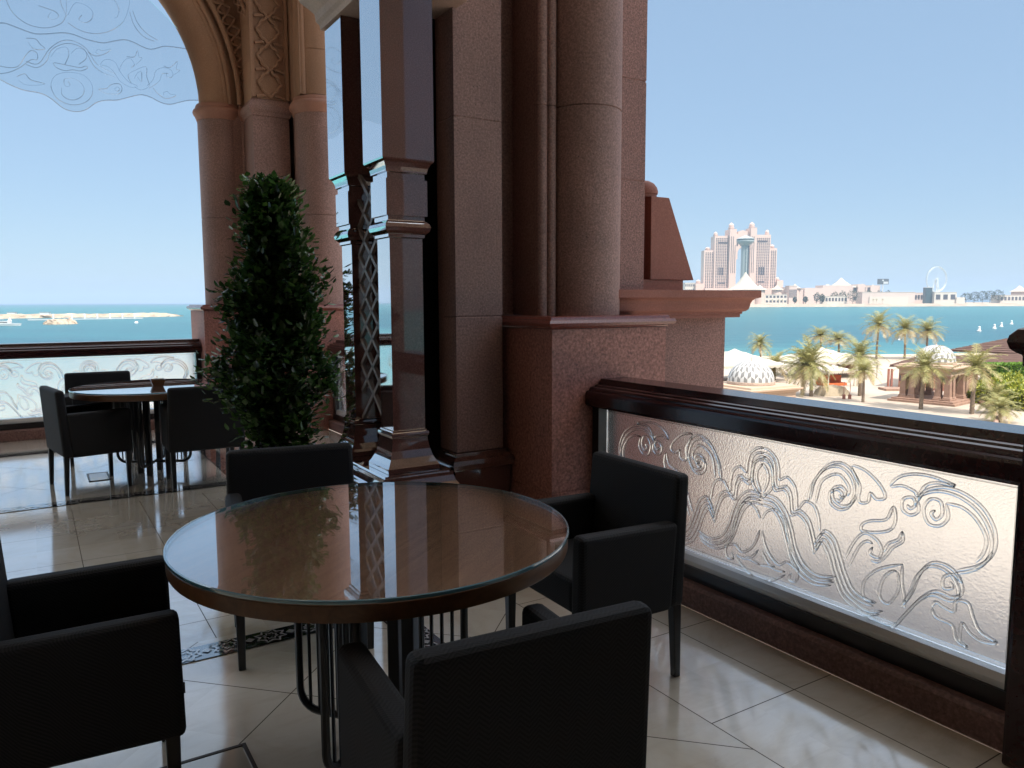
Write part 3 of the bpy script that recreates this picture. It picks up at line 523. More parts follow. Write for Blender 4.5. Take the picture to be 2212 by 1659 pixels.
# fretwork on the band's soffit: chain of lozenge rings
m=MB()
for rr in (2.22,):
    tm=math.acos((.53-c0)/2.3); N=26
    for sg in (1,):
        for i in range(N):
            for (d1,d2) in ((0,1),(1,0)):
                t0=tm*i/N; t1=tm*(i+1)/N
                pts=[]
                for q in range(5):
                    f=q/4; t=t0+(t1-t0)*f; rq=2.31+(.075*(1 if d1==0 else -1))*math.cos(math.pi*f)
                    x=c0+rq*math.cos(t); pts.append((x if sg==1 else 1.06-x,9.385,3.70+rq*math.sin(t)))
                m.tube(pts,.016,6)
    # inward edge lattice
    for sg in (1,):
        for i in range(34):
            t0=tm*i/34; t1=tm*(i+1)/34
            for d in (0,1):
                pts=[]
                for q in (0,1):
                    t=(t0,t1)[q]; bq=9.15+.22*((q+d)%2); x=c0+2.45*math.cos(t); pts.append((x if sg==1 else 1.06-x,bq,3.70+2.45*math.sin(t)))
                m.tube(pts,.014,6)
Q(m,'fretwork',M['tan'])
# vertical tracery band above the corner pilaster
m=MB(); m.box(2.235,2.64,9.0,9.40,3.712,7.49); m.box(2.66,3.2,8.6,9.38,3.72,7.49); F(m,'upper_shaft',M['tan'])
m=MB()
for x in (2.248,2.627): m.box(x-.018,x+.018,8.965,8.999,3.72,7.49)
for (x,y,r) in ((2.70,8.62,.035),(2.77,8.60,.03),(2.69,8.72,.03)): m.lathe([(r,3.72),(r,7.48)],x,y,10)
F(m,'upper_moulding',M['tan'])
m=MB(); zz=3.83
def quat(cx,cz,r):
    pts=[]
    for k in range(48):
        t=2*math.pi*k/48; q=r*(.80+.20*abs(math.cos(2*t))**.6)+.012*math.cos(8*t); pts.append((cx+q*math.cos(t),8.985,cz+q*math.sin(t)*1.12))
    return pts
while zz<7.3:
    m.tube(quat(2.437,zz+.05,.115),.019,6,True); 
    for sg in (1,-1): m.tube([(2.437+sg*.155,8.985,zz-.10),(2.437+sg*.07,8.985,zz-.08),(2.437+sg*.05,8.985,zz-.09)],.016,6)
    zz+=.285
F(m,'tracery',M['tan'])
fcx=MB(); fcx.lathe(col_prof(.25,3.72,7.49,[4.2]),2.90,8.76,40); F(fcx,'upper_roll',M['tan'])
# etched glass valance hanging in the arch
vg=tthing('glass_valance','clear etched glass valance with a wavy lower edge hanging in the arch','glass panel',.53,9.66,4.2); VO=(.53,9.66,4.2)
edge=smooth_curve(VALANCE[1],5); half=[(a,z) for a,z in edge if a>=.0]
full=[(2*.15-a,z) for a,z in reversed(edge) if a>.30]
low=[(-1.6,4.1),(-1.3,3.95),(-1.0,3.74),(-.74,3.78)]+[(a,z) for a,z in full if -.72<a<-.12]+[(a,z) for a,z in edge if a>-.115]; 
lo=[low[0]]
for p in low[1:]:
    if p[0]>lo[-1][0]+.004: lo.append(p)
m=MB(); vs=[];fs=[]
for a,z in lo: vs+=[(a,9.65,z),(a,9.65,5.58 if a<1.13 else 4.95-.9*(abs(a-.53)-.6)),(a,9.658,z),(a,9.658,5.58 if a<1.13 else 4.95-.9*(abs(a-.53)-.6))]
for i in range(len(lo)-1):
    p=i*4;q=p+4; fs+=[(p,q,q+1,p+1),(p+2,p+3,q+3,q+2),(p,p+2,q+2,q),(p+1,q+1,q+3,p+3)]
fs+=[(0,1,3,2),(len(lo)*4-4,len(lo)*4-2,len(lo)*4-1,len(lo)*4-3)]
m.add(vs,fs); m.build('pane',M['pane'],vg,VO)
m=MB()
for i,cv in enumerate(VALANCE):
    pts=smooth_curve(cv,4); m.tube([(a,9.646,z) for a,z in pts],.0032 if i>1 else .0045,6)
    if i not in (0,1): m.tube([(2*.15-a,9.646,z) for a,z in pts if 2*.15-a>-.65 and a>.45],.0032,6) if len([1 for a,z in pts if 2*.15-a>-.65 and a>.45])>2 else None
m.build('etched_scrolls',M['etch'],vg,VO)
# ================================================================ FURNITURE
M['glassedge']=filmed('bluish_glass_edge',(.10,.24,.30),[(0,.10),(.5,.25),(1,.8)])
def make_chair(label,group):
    t=thing('armchair',label,'chair',group=group)
    m=MB(); m.box(-.215,.215,-.215,.19,.33,.455); m.build('seat',M['fabric'],t,bevel=.02,seg=3)
    m=MB(); m.add([(-.285,-.285,.29),(.285,-.285,.29),(.285,-.215,.29),(-.285,-.215,.29),(-.275,-.315,.80),(.275,-.315,.80),(.275,-.25,.80),(-.275,-.25,.80)],[(0,3,2,1),(4,5,6,7),(0,1,5,4),(1,2,6,5),(2,3,7,6),(3,0,4,7)])
    m.build('backrest',M['fabric'],t,bevel=.022,seg=3)
    for s in (-1,1):
        m=MB(); x0,x1=sorted((s*.287,s*.218)); m.add([(x0,-.225,.285),(x1,-.225,.285),(x1,.205,.285),(x0,.205,.285),(x0,-.25,.62),(x1,-.25,.62),(x1,.20,.63),(x0,.20,.63)],[(0,3,2,1),(4,5,6,7),(0,1,5,4),(1,2,6,5),(2,3,7,6),(3,0,4,7)])
        m.build('armrest',M['fabric'],t,bevel=.02,seg=3)
    for sx in (-1,1):
        for sy,y in ((-1,-.26),(1,.17)):
            m=MB(); a,b=.019,.014; x=sx*.255; yb=y+(-.012 if sy<0 else .0)
            m.add([(x-b,yb-b,.0),(x+b,yb-b,.0),(x+b,yb+b,.0),(x-b,yb+b,.0),(x-a,y-a,.30),(x+a,y-a,.30),(x+a,y+a,.30),(x-a,y+a,.30)],[(0,3,2,1),(4,5,6,7),(0,1,5,4),(1,2,6,5),(2,3,7,6),(3,0,4,7)])
            m.build('leg',M['iron'],t,bevel=.004)
    return t
GN='armchairs around the near table'; GF='armchairs around the far table'
def face(fx,fy): return math.atan2(fy,fx)-math.pi/2          # rotation that turns +y to (fx,fy)
def put(o,bx,by,fx,fy):                                      # bx,by: middle of the back's top edge
    v=Vector((fx,fy)).normalized(); o.location=(bx+v.x*.283,by+v.y*.283,0); o.rotation_euler=(0,0,face(fx,fy)); return o
c0=put(make_chair('black woven armchair in the foreground with its back to the viewer',GN),.05,1.487,-.465,.885)
def chair(bx,by,fx,fy,label,g): 
    o=dup(c0,(0,0,0),0,label,g); return put(o,bx,by,fx,fy)
chair(.51,3.075,-.86,-.51,'black woven armchair between the near table and the right glass balustrade',GN)
chair(-1.005,3.43,.368,-.93,'black woven armchair facing the viewer across the near table',GN)
lc=chair(-1.443,1.988,.89,.46,'black woven armchair cut by the left edge with a dangling zip pull',GN)
m=MB(); pts=[(.018*math.cos(t)*.45,.30,-.02+.018*math.sin(t)) for t in [i*math.pi/6 for i in range(12)]]; m.tube([(x+.262,y-.1005,z+.40) for x,y,z in pts],.0025,6,True); m.bar((.262,.203,.40),(.262,.203,.43),.008,.004); m.build('zip_pull',M['bronze'],lc)
chair(-3.545,5.87,.74,.67,'black woven armchair at the left of the far table seen from behind',GF)
chair(-3.93,7.26,.5,-.87,'black woven armchair against the sea balustrade behind the far table',GF)
chair(-2.40,5.98,-.50,.866,'black woven armchair with its back to the potted tree at the far table',GF)
chair(-2.72,7.55,-.35,-.94,'black woven armchair half hidden behind the potted tree leaves',GF)
def make_table(label,ang,loc):
    t=thing('round_table',label,'table',loc,ang,'round glass topped tables')
    m=MB(); m.lathe([(0,.690),(.585,.690),(.592,.694),(.595,.70),(.595,.738),(0,.738)],0,0,96,smooth=False); tp=m.build('tabletop',M['tablewood'],t)
    m=MB(); m.lathe([(.5952,.692),(.600,.694),(.602,.70),(.602,.736),(.600,.738),(.5952,.7385)],0,0,96,cap=False); m.build('edge_band',M['edgewood'],tp)
    m=MB(); m.lathe([(0,.7405),(.600,.7405),(.604,.743),(.604,.748),(.600,.7505),(0,.7505)],0,0,128,smooth=False); gt=m.build('glass_top',M['tableglass'],t)
    m=MB(); m.lathe([(.599,.7400),(.6052,.742),(.6058,.747),(.6052,.7505),(.600,.7515)],0,0,128,cap=False); m.build('glass_edge',M['glassedge'],gt)
    for k in range(4):
        a=math.pi/2*k; d=Vector((math.cos(a),math.sin(a),0)); n=Vector((-d.y,d.x,0))
        m=MB(); p=d*.115; m.bar((p.x,p.y,0),(p.x,p.y,.69),.042); m.build('post',M['iron'],t,bevel=.004)
        m=MB(); pts=[d*.30+Vector((0,0,.69))]
        for i in range(7):
            th=math.pi/2*i/6; pts.append(d*(.30-.07+.07*math.cos(th))+Vector((0,0,.17-.07*math.sin(th))))
        pts.append(d*.02+Vector((0,0,.10))); m.tube(pts,.0125,8); fr=m.build('side_frame',M['iron'],t)
        m=MB()
        for q in (.155,.19,.225,.26): m.tube([d*q+Vector((0,0,.10)),d*q+Vector((0,0,.69))],.006,6)
        m.build('rods',M['iron'],fr)
    m=MB(); m.lathe([(0,.66),(.40,.66),(.40,.689),(0,.689)],0,0,48,smooth=False); m.build('underframe',M['iron'],t)
    return t
T1=make_table('round glass topped table in the foreground reflecting the stone piers',R_(70),(-.43,2.345,0))
T2=dup(T1,(-3.06,6.47,0),R_(5),'round glass topped table by the sea balustrade with a small basket on it')
# basket with sachets
bk=thing('sachet_basket','small flared basket of paper sachets on the far table','basket',onZ(341,833,.7505),R_(30))
m=MB(); 
o=[(-.05,-.05),(.05,-.05),(.05,.05),(-.05,.05)]
m.add([(x*.75,y*.75,0) for x,y in o]+[(x*1.15,y*1.15,.055) for x,y in o]+[(x*1.02,y*1.02,.055) for x,y in o]+[(x*.68,y*.68,.006) for x,y in o],[(3,2,1,0)]+[(k,(k+1)%4,4+(k+1)%4,4+k) for k in range(4)]+[(4+k,4+(k+1)%4,8+(k+1)%4,8+k) for k in range(4)]+[(8+k,8+(k+1)%4,12+(k+1)%4,12+k) for k in range(4)]+[(12,13,14,15)])
m.build('bowl',M['edgewood'],bk)
random.seed(5); m=MB()
for i in range(9):
    x=-.04+.01*i; m.add([(x,-.03,.03),(x+.008,.03,.03),(x+.012,.03,.066+random.uniform(-.006,.006)),(x+.004,-.03,.066+random.uniform(-.006,.006))],[(0,1,2,3)])
m.build('sachets',M['white'],bk)
# potted columnar tree
TX=Vector((-1.69,5.50,0))
tr=thing('potted_tree','tall dark green columnar potted tree with glossy leaves beside the polished pilasters','tree',TX)
m=MB(); m.add([(-.17,-.17,0),(.17,-.17,0),(.17,.17,0),(-.17,.17,0),(-.21,-.21,.40),(.21,-.21,.40),(.21,.21,.40),(-.21,.21,.40),(-.19,-.19,.40),(.19,-.19,.40),(.19,.19,.40),(-.19,.19,.40),(-.185,-.185,.36),(.185,-.185,.36),(.185,.185,.36),(-.185,.185,.36)],
  [(3,2,1,0)]+[(k+4*j,(k+1)%4+4*j,(k+1)%4+4*j+4,k+4*j+4) for j in range(3) for k in range(4)]+[(12,13,14,15)]); m.build('pot',M['pot'],tr,bevel=.006)
random.seed(11); m=MB(); m.tube([(0,0,.36),(.01,.01,.7),(-.01,0,1.2),(.0,.01,1.7),(0,0,2.25)],[.028,.024,.02,.014,.006],8)
tips=[]
def crown_r(z):   # profile of the crown, radius by height
    pts=[(.42,.16),(.52,.27),(.72,.36),(.95,.365),(1.28,.325),(1.6,.28),(1.9,.21),(2.02,.165),(2.14,.145),(2.27,.11),(2.31,.04)]
    for (z0,r0),(z1,r1) in zip(pts,pts[1:]):
        if z<=z1: return r0+(r1-r0)*max(0,(z-z0))/(z1-z0)
    return .03
for i in range(330):
    z=.42+1.84*((i+random.random())/330)**.92; a=random.uniform(0,2*math.pi); r=crown_r(z)*(random.random()**.5)*(.86+.75*noise.noise(Vector((math.cos(a)*1.3,math.sin(a)*1.3,z*2.6))))
    z0=max(.45,z-.12-r*.45); p=Vector((r*math.cos(a),r*math.sin(a),z)); tips.append((p,a))
    if random.random()<.75: m.tube([(0,0,z0),p*.5+Vector((0,0,(z0+z)*.25-z*.5+.0+.5*(z0*.5+z*.5)))*1.0 if False else Vector((p.x*.55,p.y*.55,(z0+z)/2-.01)),p],[.006,.004,.002],4)
m.build('trunk',M['stem'],tr)
def leaf(mb,p,d,up,ln,wd):
    d=d.normalized(); s=d.cross(up); s=s.normalized() if s.length>1e-4 else Vector((1,0,0)); n=s.cross(d).normalized()
    q=[p,p+d*ln*.35+s*wd*.5-n*wd*.10,p+d*ln*.72+s*wd*.44-n*wd*.10,p+d*ln,p+d*ln*.72-s*wd*.44-n*wd*.10,p+d*ln*.35-s*wd*.5-n*wd*.10,p+d*ln*.35+n*wd*.06,p+d*ln*.72+n*wd*.04]
    mb.add(q,[(0,1,6),(1,2,7,6),(2,3,7),(3,4,7),(4,5,6,7),(5,0,6)],True)
m=MB()
for p,a in tips:
    for k in range(random.randint(38,52)):
        o=Vector((random.gauss(0,.055),random.gauss(0,.055),random.gauss(0,.062))); c=p+o
        if c.z<.40 or c.z>2.31: continue
        if math.hypot(c.x,c.y)<.04 and random.random()<.5: continue
        d=Vector((math.cos(a)*.5,math.sin(a)*.5,.35))+Vector((random.uniform(-.9,.9),random.uniform(-.9,.9),random.uniform(-.6,.8)))
        leaf(m,c,d,Vector((random.uniform(-.4,.4),random.uniform(-.4,.4),1)),random.uniform(.045,.082),random.uniform(.026,.042))
m.build('foliage',M['ficus'],tr)
# ================================================================ OUTSIDE
GZ=-12.0; SZ=-15.0
def water():
    t=NT('sea_water'); s=t.n('ShaderNodeSeparateXYZ'); t.l(t.co(),s.inputs[0])
    f=t.noise(.006,4,.6,t.scalevec(.35,1.6,1)); f2=t.noise(.05,3,.6,t.scalevec(.4,1.5,1))
    y=s.outputs[1]; near=t.n('ShaderNodeMapRange'); near.inputs[1].default_value=205; near.inputs[2].default_value=330; near.inputs[3].default_value=1; near.inputs[4].default_value=0; t.l(t.math('ADD',y,t.math('MULTIPLY',f2,60)),near.inputs[0])
    far=t.n('ShaderNodeMapRange'); far.inputs[1].default_value=420; far.inputs[2].default_value=1500; t.l(t.math('ADD',y,t.math('MULTIPLY',f,500)),far.inputs[0])
    c=t.ramp(f,[(.35,(.005,.068,.098)),(.65,(.011,.10,.125))])
    c=t.mix(t.math('MULTIPLY',far.outputs[0],.75),c,(.02,.145,.145)); c=t.mix(t.math('MULTIPLY',near.outputs[0],.9),c,(.07,.27,.26))
    f3=t.noise(.22,4,.65,t.scalevec(.35,1.5,1)); c=t.mix(1.0,c,t.ramp(f3,[(.35,(.78,.80,.82)),(.65,(1.22,1.2,1.18))]),'MULTIPLY')
    vf=t.n('ShaderNodeMapRange'); vf.inputs[1].default_value=2500; vf.inputs[2].default_value=7000; t.l(y,vf.inputs[0]); c=t.mix(vf.outputs[0],c,(.004,.045,.09))
    t.set(Base_Color=c,Roughness=.28,IOR=1.33,Specular_IOR_Level=.35)
    h=t.math('ADD',t.noise(.35,4,.6,t.scalevec(.6,1.6,1)),t.math('MULTIPLY',t.noise(.06,3,.6,t.scalevec(.5,1.8,1)),2)); t.bump(h,.55,1.2); return t.m
M['water']=water()
m=MB(); m.add([(-14000,-800,SZ),(14000,-800,SZ),(14000,18000,SZ),(-14000,18000,SZ)],[(0,1,2,3)]); struct(m.build('sea',M['water']))
def paving():
    t=NT('cream_paving'); f=t.noise(.35,5); b=t.n('ShaderNodeTexBrick'); b.inputs['Scale'].default_value=.8; b.inputs['Mortar Size'].default_value=.012; t.l(t.co(),b.inputs['Vector'])
    b.inputs['Color1'].default_value=(.43,.35,.275,1); b.inputs['Color2'].default_value=(.40,.325,.255,1); b.inputs['Mortar'].default_value=(.28,.21,.155,1)
    c=t.mix(.5,b.outputs['Color'],t.ramp(f,[(.3,(.39,.315,.245)),(.7,(.47,.385,.305))])); t.set(Base_Color=c,Roughness=.8); return t.m
M['paving']=paving()
M['sand']=plain('beach_sand',(.46,.37,.27),.95,var=.1,scale=.2)
M['rubble']=plain('quarry_rock',(.36,.28,.20),.9,var=.35,scale=.12)
M['roofbrown']=None
def slatmat():
    t=NT('weathered_roof_slats'); f=t.noise(2.,4,.6,t.scalevec(.15,2.4,2.4)); c=t.ramp(f,[(.3,(.075,.042,.032)),(.7,(.15,.088,.068))]); t.set(Base_Color=c,Roughness=.8,Specular_IOR_Level=.1); return t.m
M['roofbrown']=slatmat()
shore=[(-60,-40),(120,-40),(190,60),(190,214),(120,206),(70,212),(30,222),(-20,222),(-60,205)]
m=MB(); m.prism([(-60,-40),(190,-40),(190,196),(120,186),(70,184),(30,188),(-20,190),(-60,180)],SZ-1,GZ); struct(m.build('plaza',M['paving']))
m=MB(); a=[(-60,180),(-20,190),(30,188),(70,184),(120,186),(190,196)]; b=[(-60,226),(-20,232),(30,230),(70,232),(120,238),(190,250)]
vs=[(x,y-3,GZ-.02) for x,y in a]+[(x,y,SZ-.25) for x,y in b]; m.add(vs,[(i,i+1,7+i,6+i) for i in range(5)],True); struct(m.build('beach',M['sand']))
# ---- palms
def make_palm(seed,h,crown,nf,dry,label,group,short=False):
    rnd=random.Random(seed); t=thing('palm_tree',label,'palm tree',group=group)
    m=MB(); pts=[];rs=[]; n=int(h/.18)+2; lean=rnd.uniform(-.05,.05); lx=rnd.uniform(-.05,.05)
    for i in range(n):
        f=i/(n-1); z=h*f; pts.append((lx*h*f*f,lean*h*f*f,z)); rs.append((.27-.09*f+(.05 if i%2 else 0)+(.10*max(0,f-.88)/.12))*(.85 if not short else .9))
    m.tube(pts,rs,10); m.build('trunk',M['bark'],t)
    top=Vector(pts[-1]); fm=MB(); dm=MB()
    for i in range(nf):
        az=i*2.39996+rnd.uniform(-.2,.2); f=i/(nf-1); el=R_(82-118*f**.85+rnd.uniform(-8,8)); ln=crown*(rnd.uniform(.85,1.1)); mb=fm if f<1-dry else dm
        p=top.copy(); d0=el; seg=9; dirs=[]; P_=[p.copy()]
        for k in range(seg):
            e=d0-R_(72)*((k/seg)**1.4)*(1 if f<.75 else .7); d=Vector((math.cos(az)*math.cos(e),math.sin(az)*math.cos(e),math.sin(e))); p=p+d*ln/seg; P_.append(p.copy()); dirs.append(d)
        mb.tube(P_,[.035*(1-k/(seg+1)) +.006 for k in range(seg+1)],4)
        side=Vector((-math.sin(az),math.cos(az),0))
        for k in range(2,seg*3):
            q=k/(seg*3); idx=min(seg-1,int(q*seg)); fr=q*seg-idx; c=P_[idx].lerp(P_[idx+1],fr); d=dirs[idx]; nrm=side.cross(d).normalized()
            L_=crown*.25*math.sin(math.pi*min(1,q*.80+.16))**.7
            for sg in (1,-1):
                ld=(side*sg*.8+d*.65+nrm*rnd.uniform(.0,.45)*(-1 if nrm.z<0 else 1)-Vector((0,0,.25*rnd.random()))).normalized(); tip=c+ld*L_*rnd.uniform(.8,1.15)-Vector((0,0,L_*.18)); wv=d*.035*(crown/3.5)**.5
                mb.add([c-wv,c+wv,c.lerp(tip,.6)+wv*.8,tip,c.lerp(tip,.6)-wv*.8],[(0,1,2,4),(4,2,3)],False)
    fm.build('fronds',M['palm'],t); 
    if dm.v: dm.build('dry_fronds',M['palmdry'],t)
    return t
GP='date palms on the plaza below'
HOR=lambda x:650.93-(x-1106)*.003666
def gdist(x,y,z=GZ): return onZ(x,y,z)
proto={}
def palm(kind,cx,cy,bx,by,label):
    base=onZ(bx,by,GZ); hgt=(by-cy)/FPX*base.y
    spec={'tall':(21,7.6,4.6,46,.30),'mid':(22,5.2,3.6,42,.12),'mid2':(27,5.4,3.4,36,.2),'low':(23,2.4,3.4,36,.12),'wild':(24,4.2,3.7,58,.35)}[kind]
    if kind not in proto:
        o=make_palm(spec[0],spec[1],spec[2],spec[3],spec[4],label,GP); proto[kind]=o; o.location=base; o.rotation_euler=(0,0,random.uniform(0,6)); s=hgt/spec[1]
    else: o=dup(proto[kind],base,random.uniform(0,6),label,GP); s=hgt/spec[1]
    o.scale=(min(1.1,max(.8,s)) if kind!='tall' else 1,)*2+(s,); o.scale=(o.scale[0],o.scale[0],s); return o
random.seed(3)
palm('tall',1895,702,1893,776,'tallest date palm by the water, leftmost of three in a row')
palm('tall',1955,710,1954,776,'date palm by the water, middle of three in a row')
palm('tall',2003,714,2001,776,'date palm rising behind the right patterned dome')
palm('tall',1776,724,1773,768,'date palm with a full crown behind the white tent')
palm('tall',1812,732,1812,772,'shorter date palm leaning beside the palm behind the white tent')
palm('mid',1641,742,1643,790,'date palm with a thick shaggy trunk behind the left patterned dome')
palm('low',1672,788,1672,821,'low spreading palm between the left dome and the shaggy palms')
palm('wild',1730,785,1733,853,'shaggy clump of palm in front of the white cabana')
palm('low',1752,790,1752,856,'feathery palm right of the shaggy clump, its fronds over the cabana')
palm('mid2',1864,800,1864,869,'slender ringed palm standing on the open cream paving')
palm('mid',1838,768,1857,855,'palm behind the slender ringed one, its trunk just left of it')
palm('mid',1997,790,1989,884,'ringed palm standing in front of the columned pavilion')
palm('mid2',2104,790,2099,894,'ringed palm right of the columned pavilion casting a shadow')
palm('low',2168,880,2160,912,'short bushy palm low beside the right newel post')
palm('low',2150,858,2148,893,'short palm in front of the yellow green shrubs')
# ---- domed pavilions
def domemat():
    t=NT('lozenge_dome_tiles'); s=t.n('ShaderNodeSeparateXYZ'); t.l(t.co(),s.inputs[0])
    th=t.math('MULTIPLY',t.math('ADD',t.math('DIVIDE',t.math('ARCTAN2',s.outputs[1],s.outputs[0]),2*math.pi),.5),20)
    r=t.math('SQRT',t.math('ADD',t.math('POWER',s.outputs[0],2),t.math('POWER',s.outputs[1],2)))
    ph=t.math('MULTIPLY',t.math('ARCTAN2',s.outputs[2],r),3.6)
    tf=t.math('ABSOLUTE',t.math('SUBTRACT',t.math('FRACT',th),.5))
    z=t.math('ADD',ph,t.math('MULTIPLY',tf,1.0)); row=t.math('FLOOR',z)
    sh=t.math('FRACT',t.math('ADD',th,t.math('MULTIPLY',t.math('MODULO',row,2),.5)))
    k=t.math('GREATER_THAN',sh,.5)
    c=t.mix(k,(.50,.48,.45),(.20,.19,.175)); e=t.math('LESS_THAN',t.math('FRACT',z),.06); c=t.mix(t.math('MULTIPLY',e,.6),c,(.62,.55,.48))
    t.set(Base_Color=c,Roughness=.25); return t.m
M['dome']=domemat()
M['domeband']=plain('patterned_dome_base',(.42,.31,.24),.6,var=.3,scale=5)
def pavilion(label,loc,rz):
    t=thing('domed_pavilion',label,'pavilion',loc,rz,'domed stone pavilions on the plaza'); s=3.5
    m=MB(); m.stack(-4.2,4.2,-4.2,4.2,[(0,0),(0,.28),(-.35,.281),(-.35,.5)]); m.build('platform',M['pinkstone'],t,bevel=.02)
    for sx in (-1,1):
        for sy in (-1,1):
            for dx,dy in ((0,0),(-1.12*sx,0),(0,-1.12*sy)):
                x=sx*2.75+dx; y=sy*2.75+dy; m=MB()
                m.stack(x-.38,x+.38,y-.38,y+.38,[(.16,.5),(.16,.68),(.08,.72),(.08,.86),(.0,.98),(-.04,2.2),(-.06,3.3),(-.02,3.45),(.10,3.62),(.10,3.75)]); m.build('column',M['pinkstone'],t)
    m=MB(); m.stack(-3.05,3.05,-3.05,3.05,[(.18,3.752),(.18,4.25),(.35,4.32),(.40,4.45),(.70,4.62),(.72,4.78),(.30,4.80),(.25,5.0),(-.2,5.02)]); m.build('roof_slab',M['roofstone'],t)
    m=MB(); m.lathe([(2.45,5.02),(2.5,5.06),(2.5,5.32),(2.42,5.34)],0,0,48); m.build('dome_base',M['domeband'],t)
    m=MB(); m.lathe([(2.42*math.cos(a)**.93 if a<1.56 else 0,2.18*math.sin(a)) for a in [i*math.pi/2/20 for i in range(21)]],0,0,60); d=m.build('dome',M['dome'],t); d.location=(0,0,5.33)
    m=MB(); m.lathe([(.10,0),(.06,.08),(.03,.2),(.06,.26),(0,.42)],0,0,12); f=m.build('finial',M['domeband'],d); f.location=(0,0,2.17)
    return t
M['roofstone']=plain('pale_pink_roof_stone',(.44,.31,.215),.75,var=.06)
pv=onZ(2016,866,GZ); pavilion('columned stone pavilion with a grey and white lozenge dome, standing on its platform',pv,R_(40))
q=atY(1622,829,82); pavilion('lozenge domed pavilion roof seen just over the balustrade at left',(q.x,q.y,q.z-5.0),R_(28))
# ---- tents and cabanas
def tent(name,label,loc,rz,wx,wy,hw,hp,legs=True,inside=None):
    t=thing(name,label,'tent',loc,rz,'white canvas tents along the beach'); m=MB(); n=10
    g=[]
    for j in range(n+1):
        for i in range(n+1):
            x=-1+2*i/n;y=-1+2*j/n; k=max(abs(x),abs(y)); g.append((x*wx/2,y*wy/2,hw+(hp-hw)*((1-k)**1.25*.75+.25*(1-k))))
    m.add(g,[(j*(n+1)+i,j*(n+1)+i+1,(j+1)*(n+1)+i+1,(j+1)*(n+1)+i) for j in range(n) for i in range(n)],True); m.build('roof',M['white'],t)
    m=MB()
    for (x0,y0,x1,y1) in ((-1,-1,1,-1),(1,-1,1,1),(1,1,-1,1),(-1,1,-1,-1)):
        k=14
        for i in range(k):
            f0,f1=i/k,(i+1)/k; p=lambda f:((x0+(x1-x0)*f)*wx/2,(y0+(y1-y0)*f)*wy/2)
            a=p(f0);b=p(f1);c=p((f0+f1)/2); m.add([(*a,hw),(*b,hw),(*b,hw-.32),(*c,hw-.5),(*a,hw-.32)],[(0,1,2,3,4)])
    m.build('valance',M['white'],t)
    if legs:
        for sx in (-1,1):
            for sy in (-1,1):
                m=MB(); x=sx*(wx/2-.12);y=sy*(wy/2-.12); m.lathe([(.16,0),(.10,.5),(.09,1.2),(.16,hw-.3)],x,y,8); m.build('curtain',M['white'],t)
    if inside:
        m=MB(); m.box(-wx*.38,wx*.38,wy*.05,wy*.32,.0,hw*.62); m.box(-wx*.38,wx*.38,-wy*.25,wy*.05,0,.45); m.build('daybed',M[inside],t,bevel=.05)
    return t
tent('beach_cabana','white cabana with a scalloped valance and an orange daybed inside',onZ(1797,832,GZ),R_(18),5.2,4.4,2.5,3.3,True,'orange')
tent('marquee_tent','broad white peaked marquee behind the shaggy palms',onZ(1772,812,GZ),R_(8),15,11,2.9,5.2,True,None)
tent('marquee_tent','white marquee partly hidden behind the red parapet wall at left',onZ(1585,822,GZ),R_(12),14,12,3.0,5.4,True,None)
tent('marquee_tent','small white canopy at the right end of the tent row',onZ(1826,806,GZ),R_(10),6,6,2.8,3.8,True,'redwall')
cv=thing('covered_furniture','beige cloth thrown over stacked outdoor furniture beside the cabana','covered pile',onZ(1797,853,GZ),R_(15)); m=MB(); g=[];n=12
for j in range(n+1):
    for i in range(n+1):
        x=-1+2*i/n;y=-1+2*j/n;k=max(abs(x),abs(y)); z=1.3*(1-k**5)*(1+.22*noise.noise(Vector((x*2,y*2,3)))); g.append((x*2.2*(1+.08*noise.noise(Vector((x*3,y*3,1)))),y*1.4,max(0,z)))
m.add(g,[(j*(n+1)+i,j*(n+1)+i+1,(j+1)*(n+1)+i+1,(j+1)*(n+1)+i) for j in range(n) for i in range(n)],True); m.build('cloth',plain('beige_cover',(.36,.29,.20),.9),cv)
# ---- pergola house with slatted roofs at right
def slat_roof(par,name,c0,c1,c2,c3,n=16,th=.12):
    m=MB(); c=[Vector(p) for p in (c0,c1,c2,c3)]      # c0-c1 eave, c3-c2 ridge side
    for i in range(n):
        f0=(i+.14)/n; f1=(i+.86)/n
        a=c[0].lerp(c[3],f0);b=c[1].lerp(c[2],f0);d=c[1].lerp(c[2],f1);e=c[0].lerp(c[3],f1); up=Vector((0,0,th))
        m.add([a,b,d,e,a+up,b+up,d+up,e+up],[(0,3,2,1),(4,5,6,7),(0,1,5,4),(1,2,6,5),(2,3,7,6),(3,0,4,7)])
    a,b,d,e=[x-Vector((0,0,.05)) for x in c]; dn=Vector((0,0,-.12))
    m.add([a,b,d,e,a+dn,b+dn,d+dn,e+dn],[(3,2,1,0),(4,5,6,7),(0,1,5,4),(1,2,6,5),(2,3,7,6),(3,0,4,7)])
    return m.build(name,M['roofbrown'],par)
hb=onZ(2010,838,GZ); ho=thing('beach_house','low terracotta beach house under a wide brown slatted roof','building',(0,0,0))
def up(x,y,Y): return atY(x,y,Y)
Y1=122; 
slat_roof(ho,'roof',up(1921,790,118),up(2240,799,118),up(2240,764,132),up(1980,772,128),13,.16)
slat_roof(ho,'roof',up(2047,757,150),up(2240,767,136),up(2240,728,152),up(2176,732,152),9,.16)
m=MB(); p0=onZ(1940,840,GZ);p1=onZ(2110,848,GZ); d=(p1-p0).normalized(); n_=Vector((-d.y,d.x,0))
poly=[(p0.x,p0.y),(p1.x,p1.y),(p1.x+n_.x*16,p1.y+n_.y*16),(p0.x+n_.x*16,p0.y+n_.y*16)]
m.prism(poly,GZ,GZ+3.2); wl=m.build('wall',M['redwall'],ho)
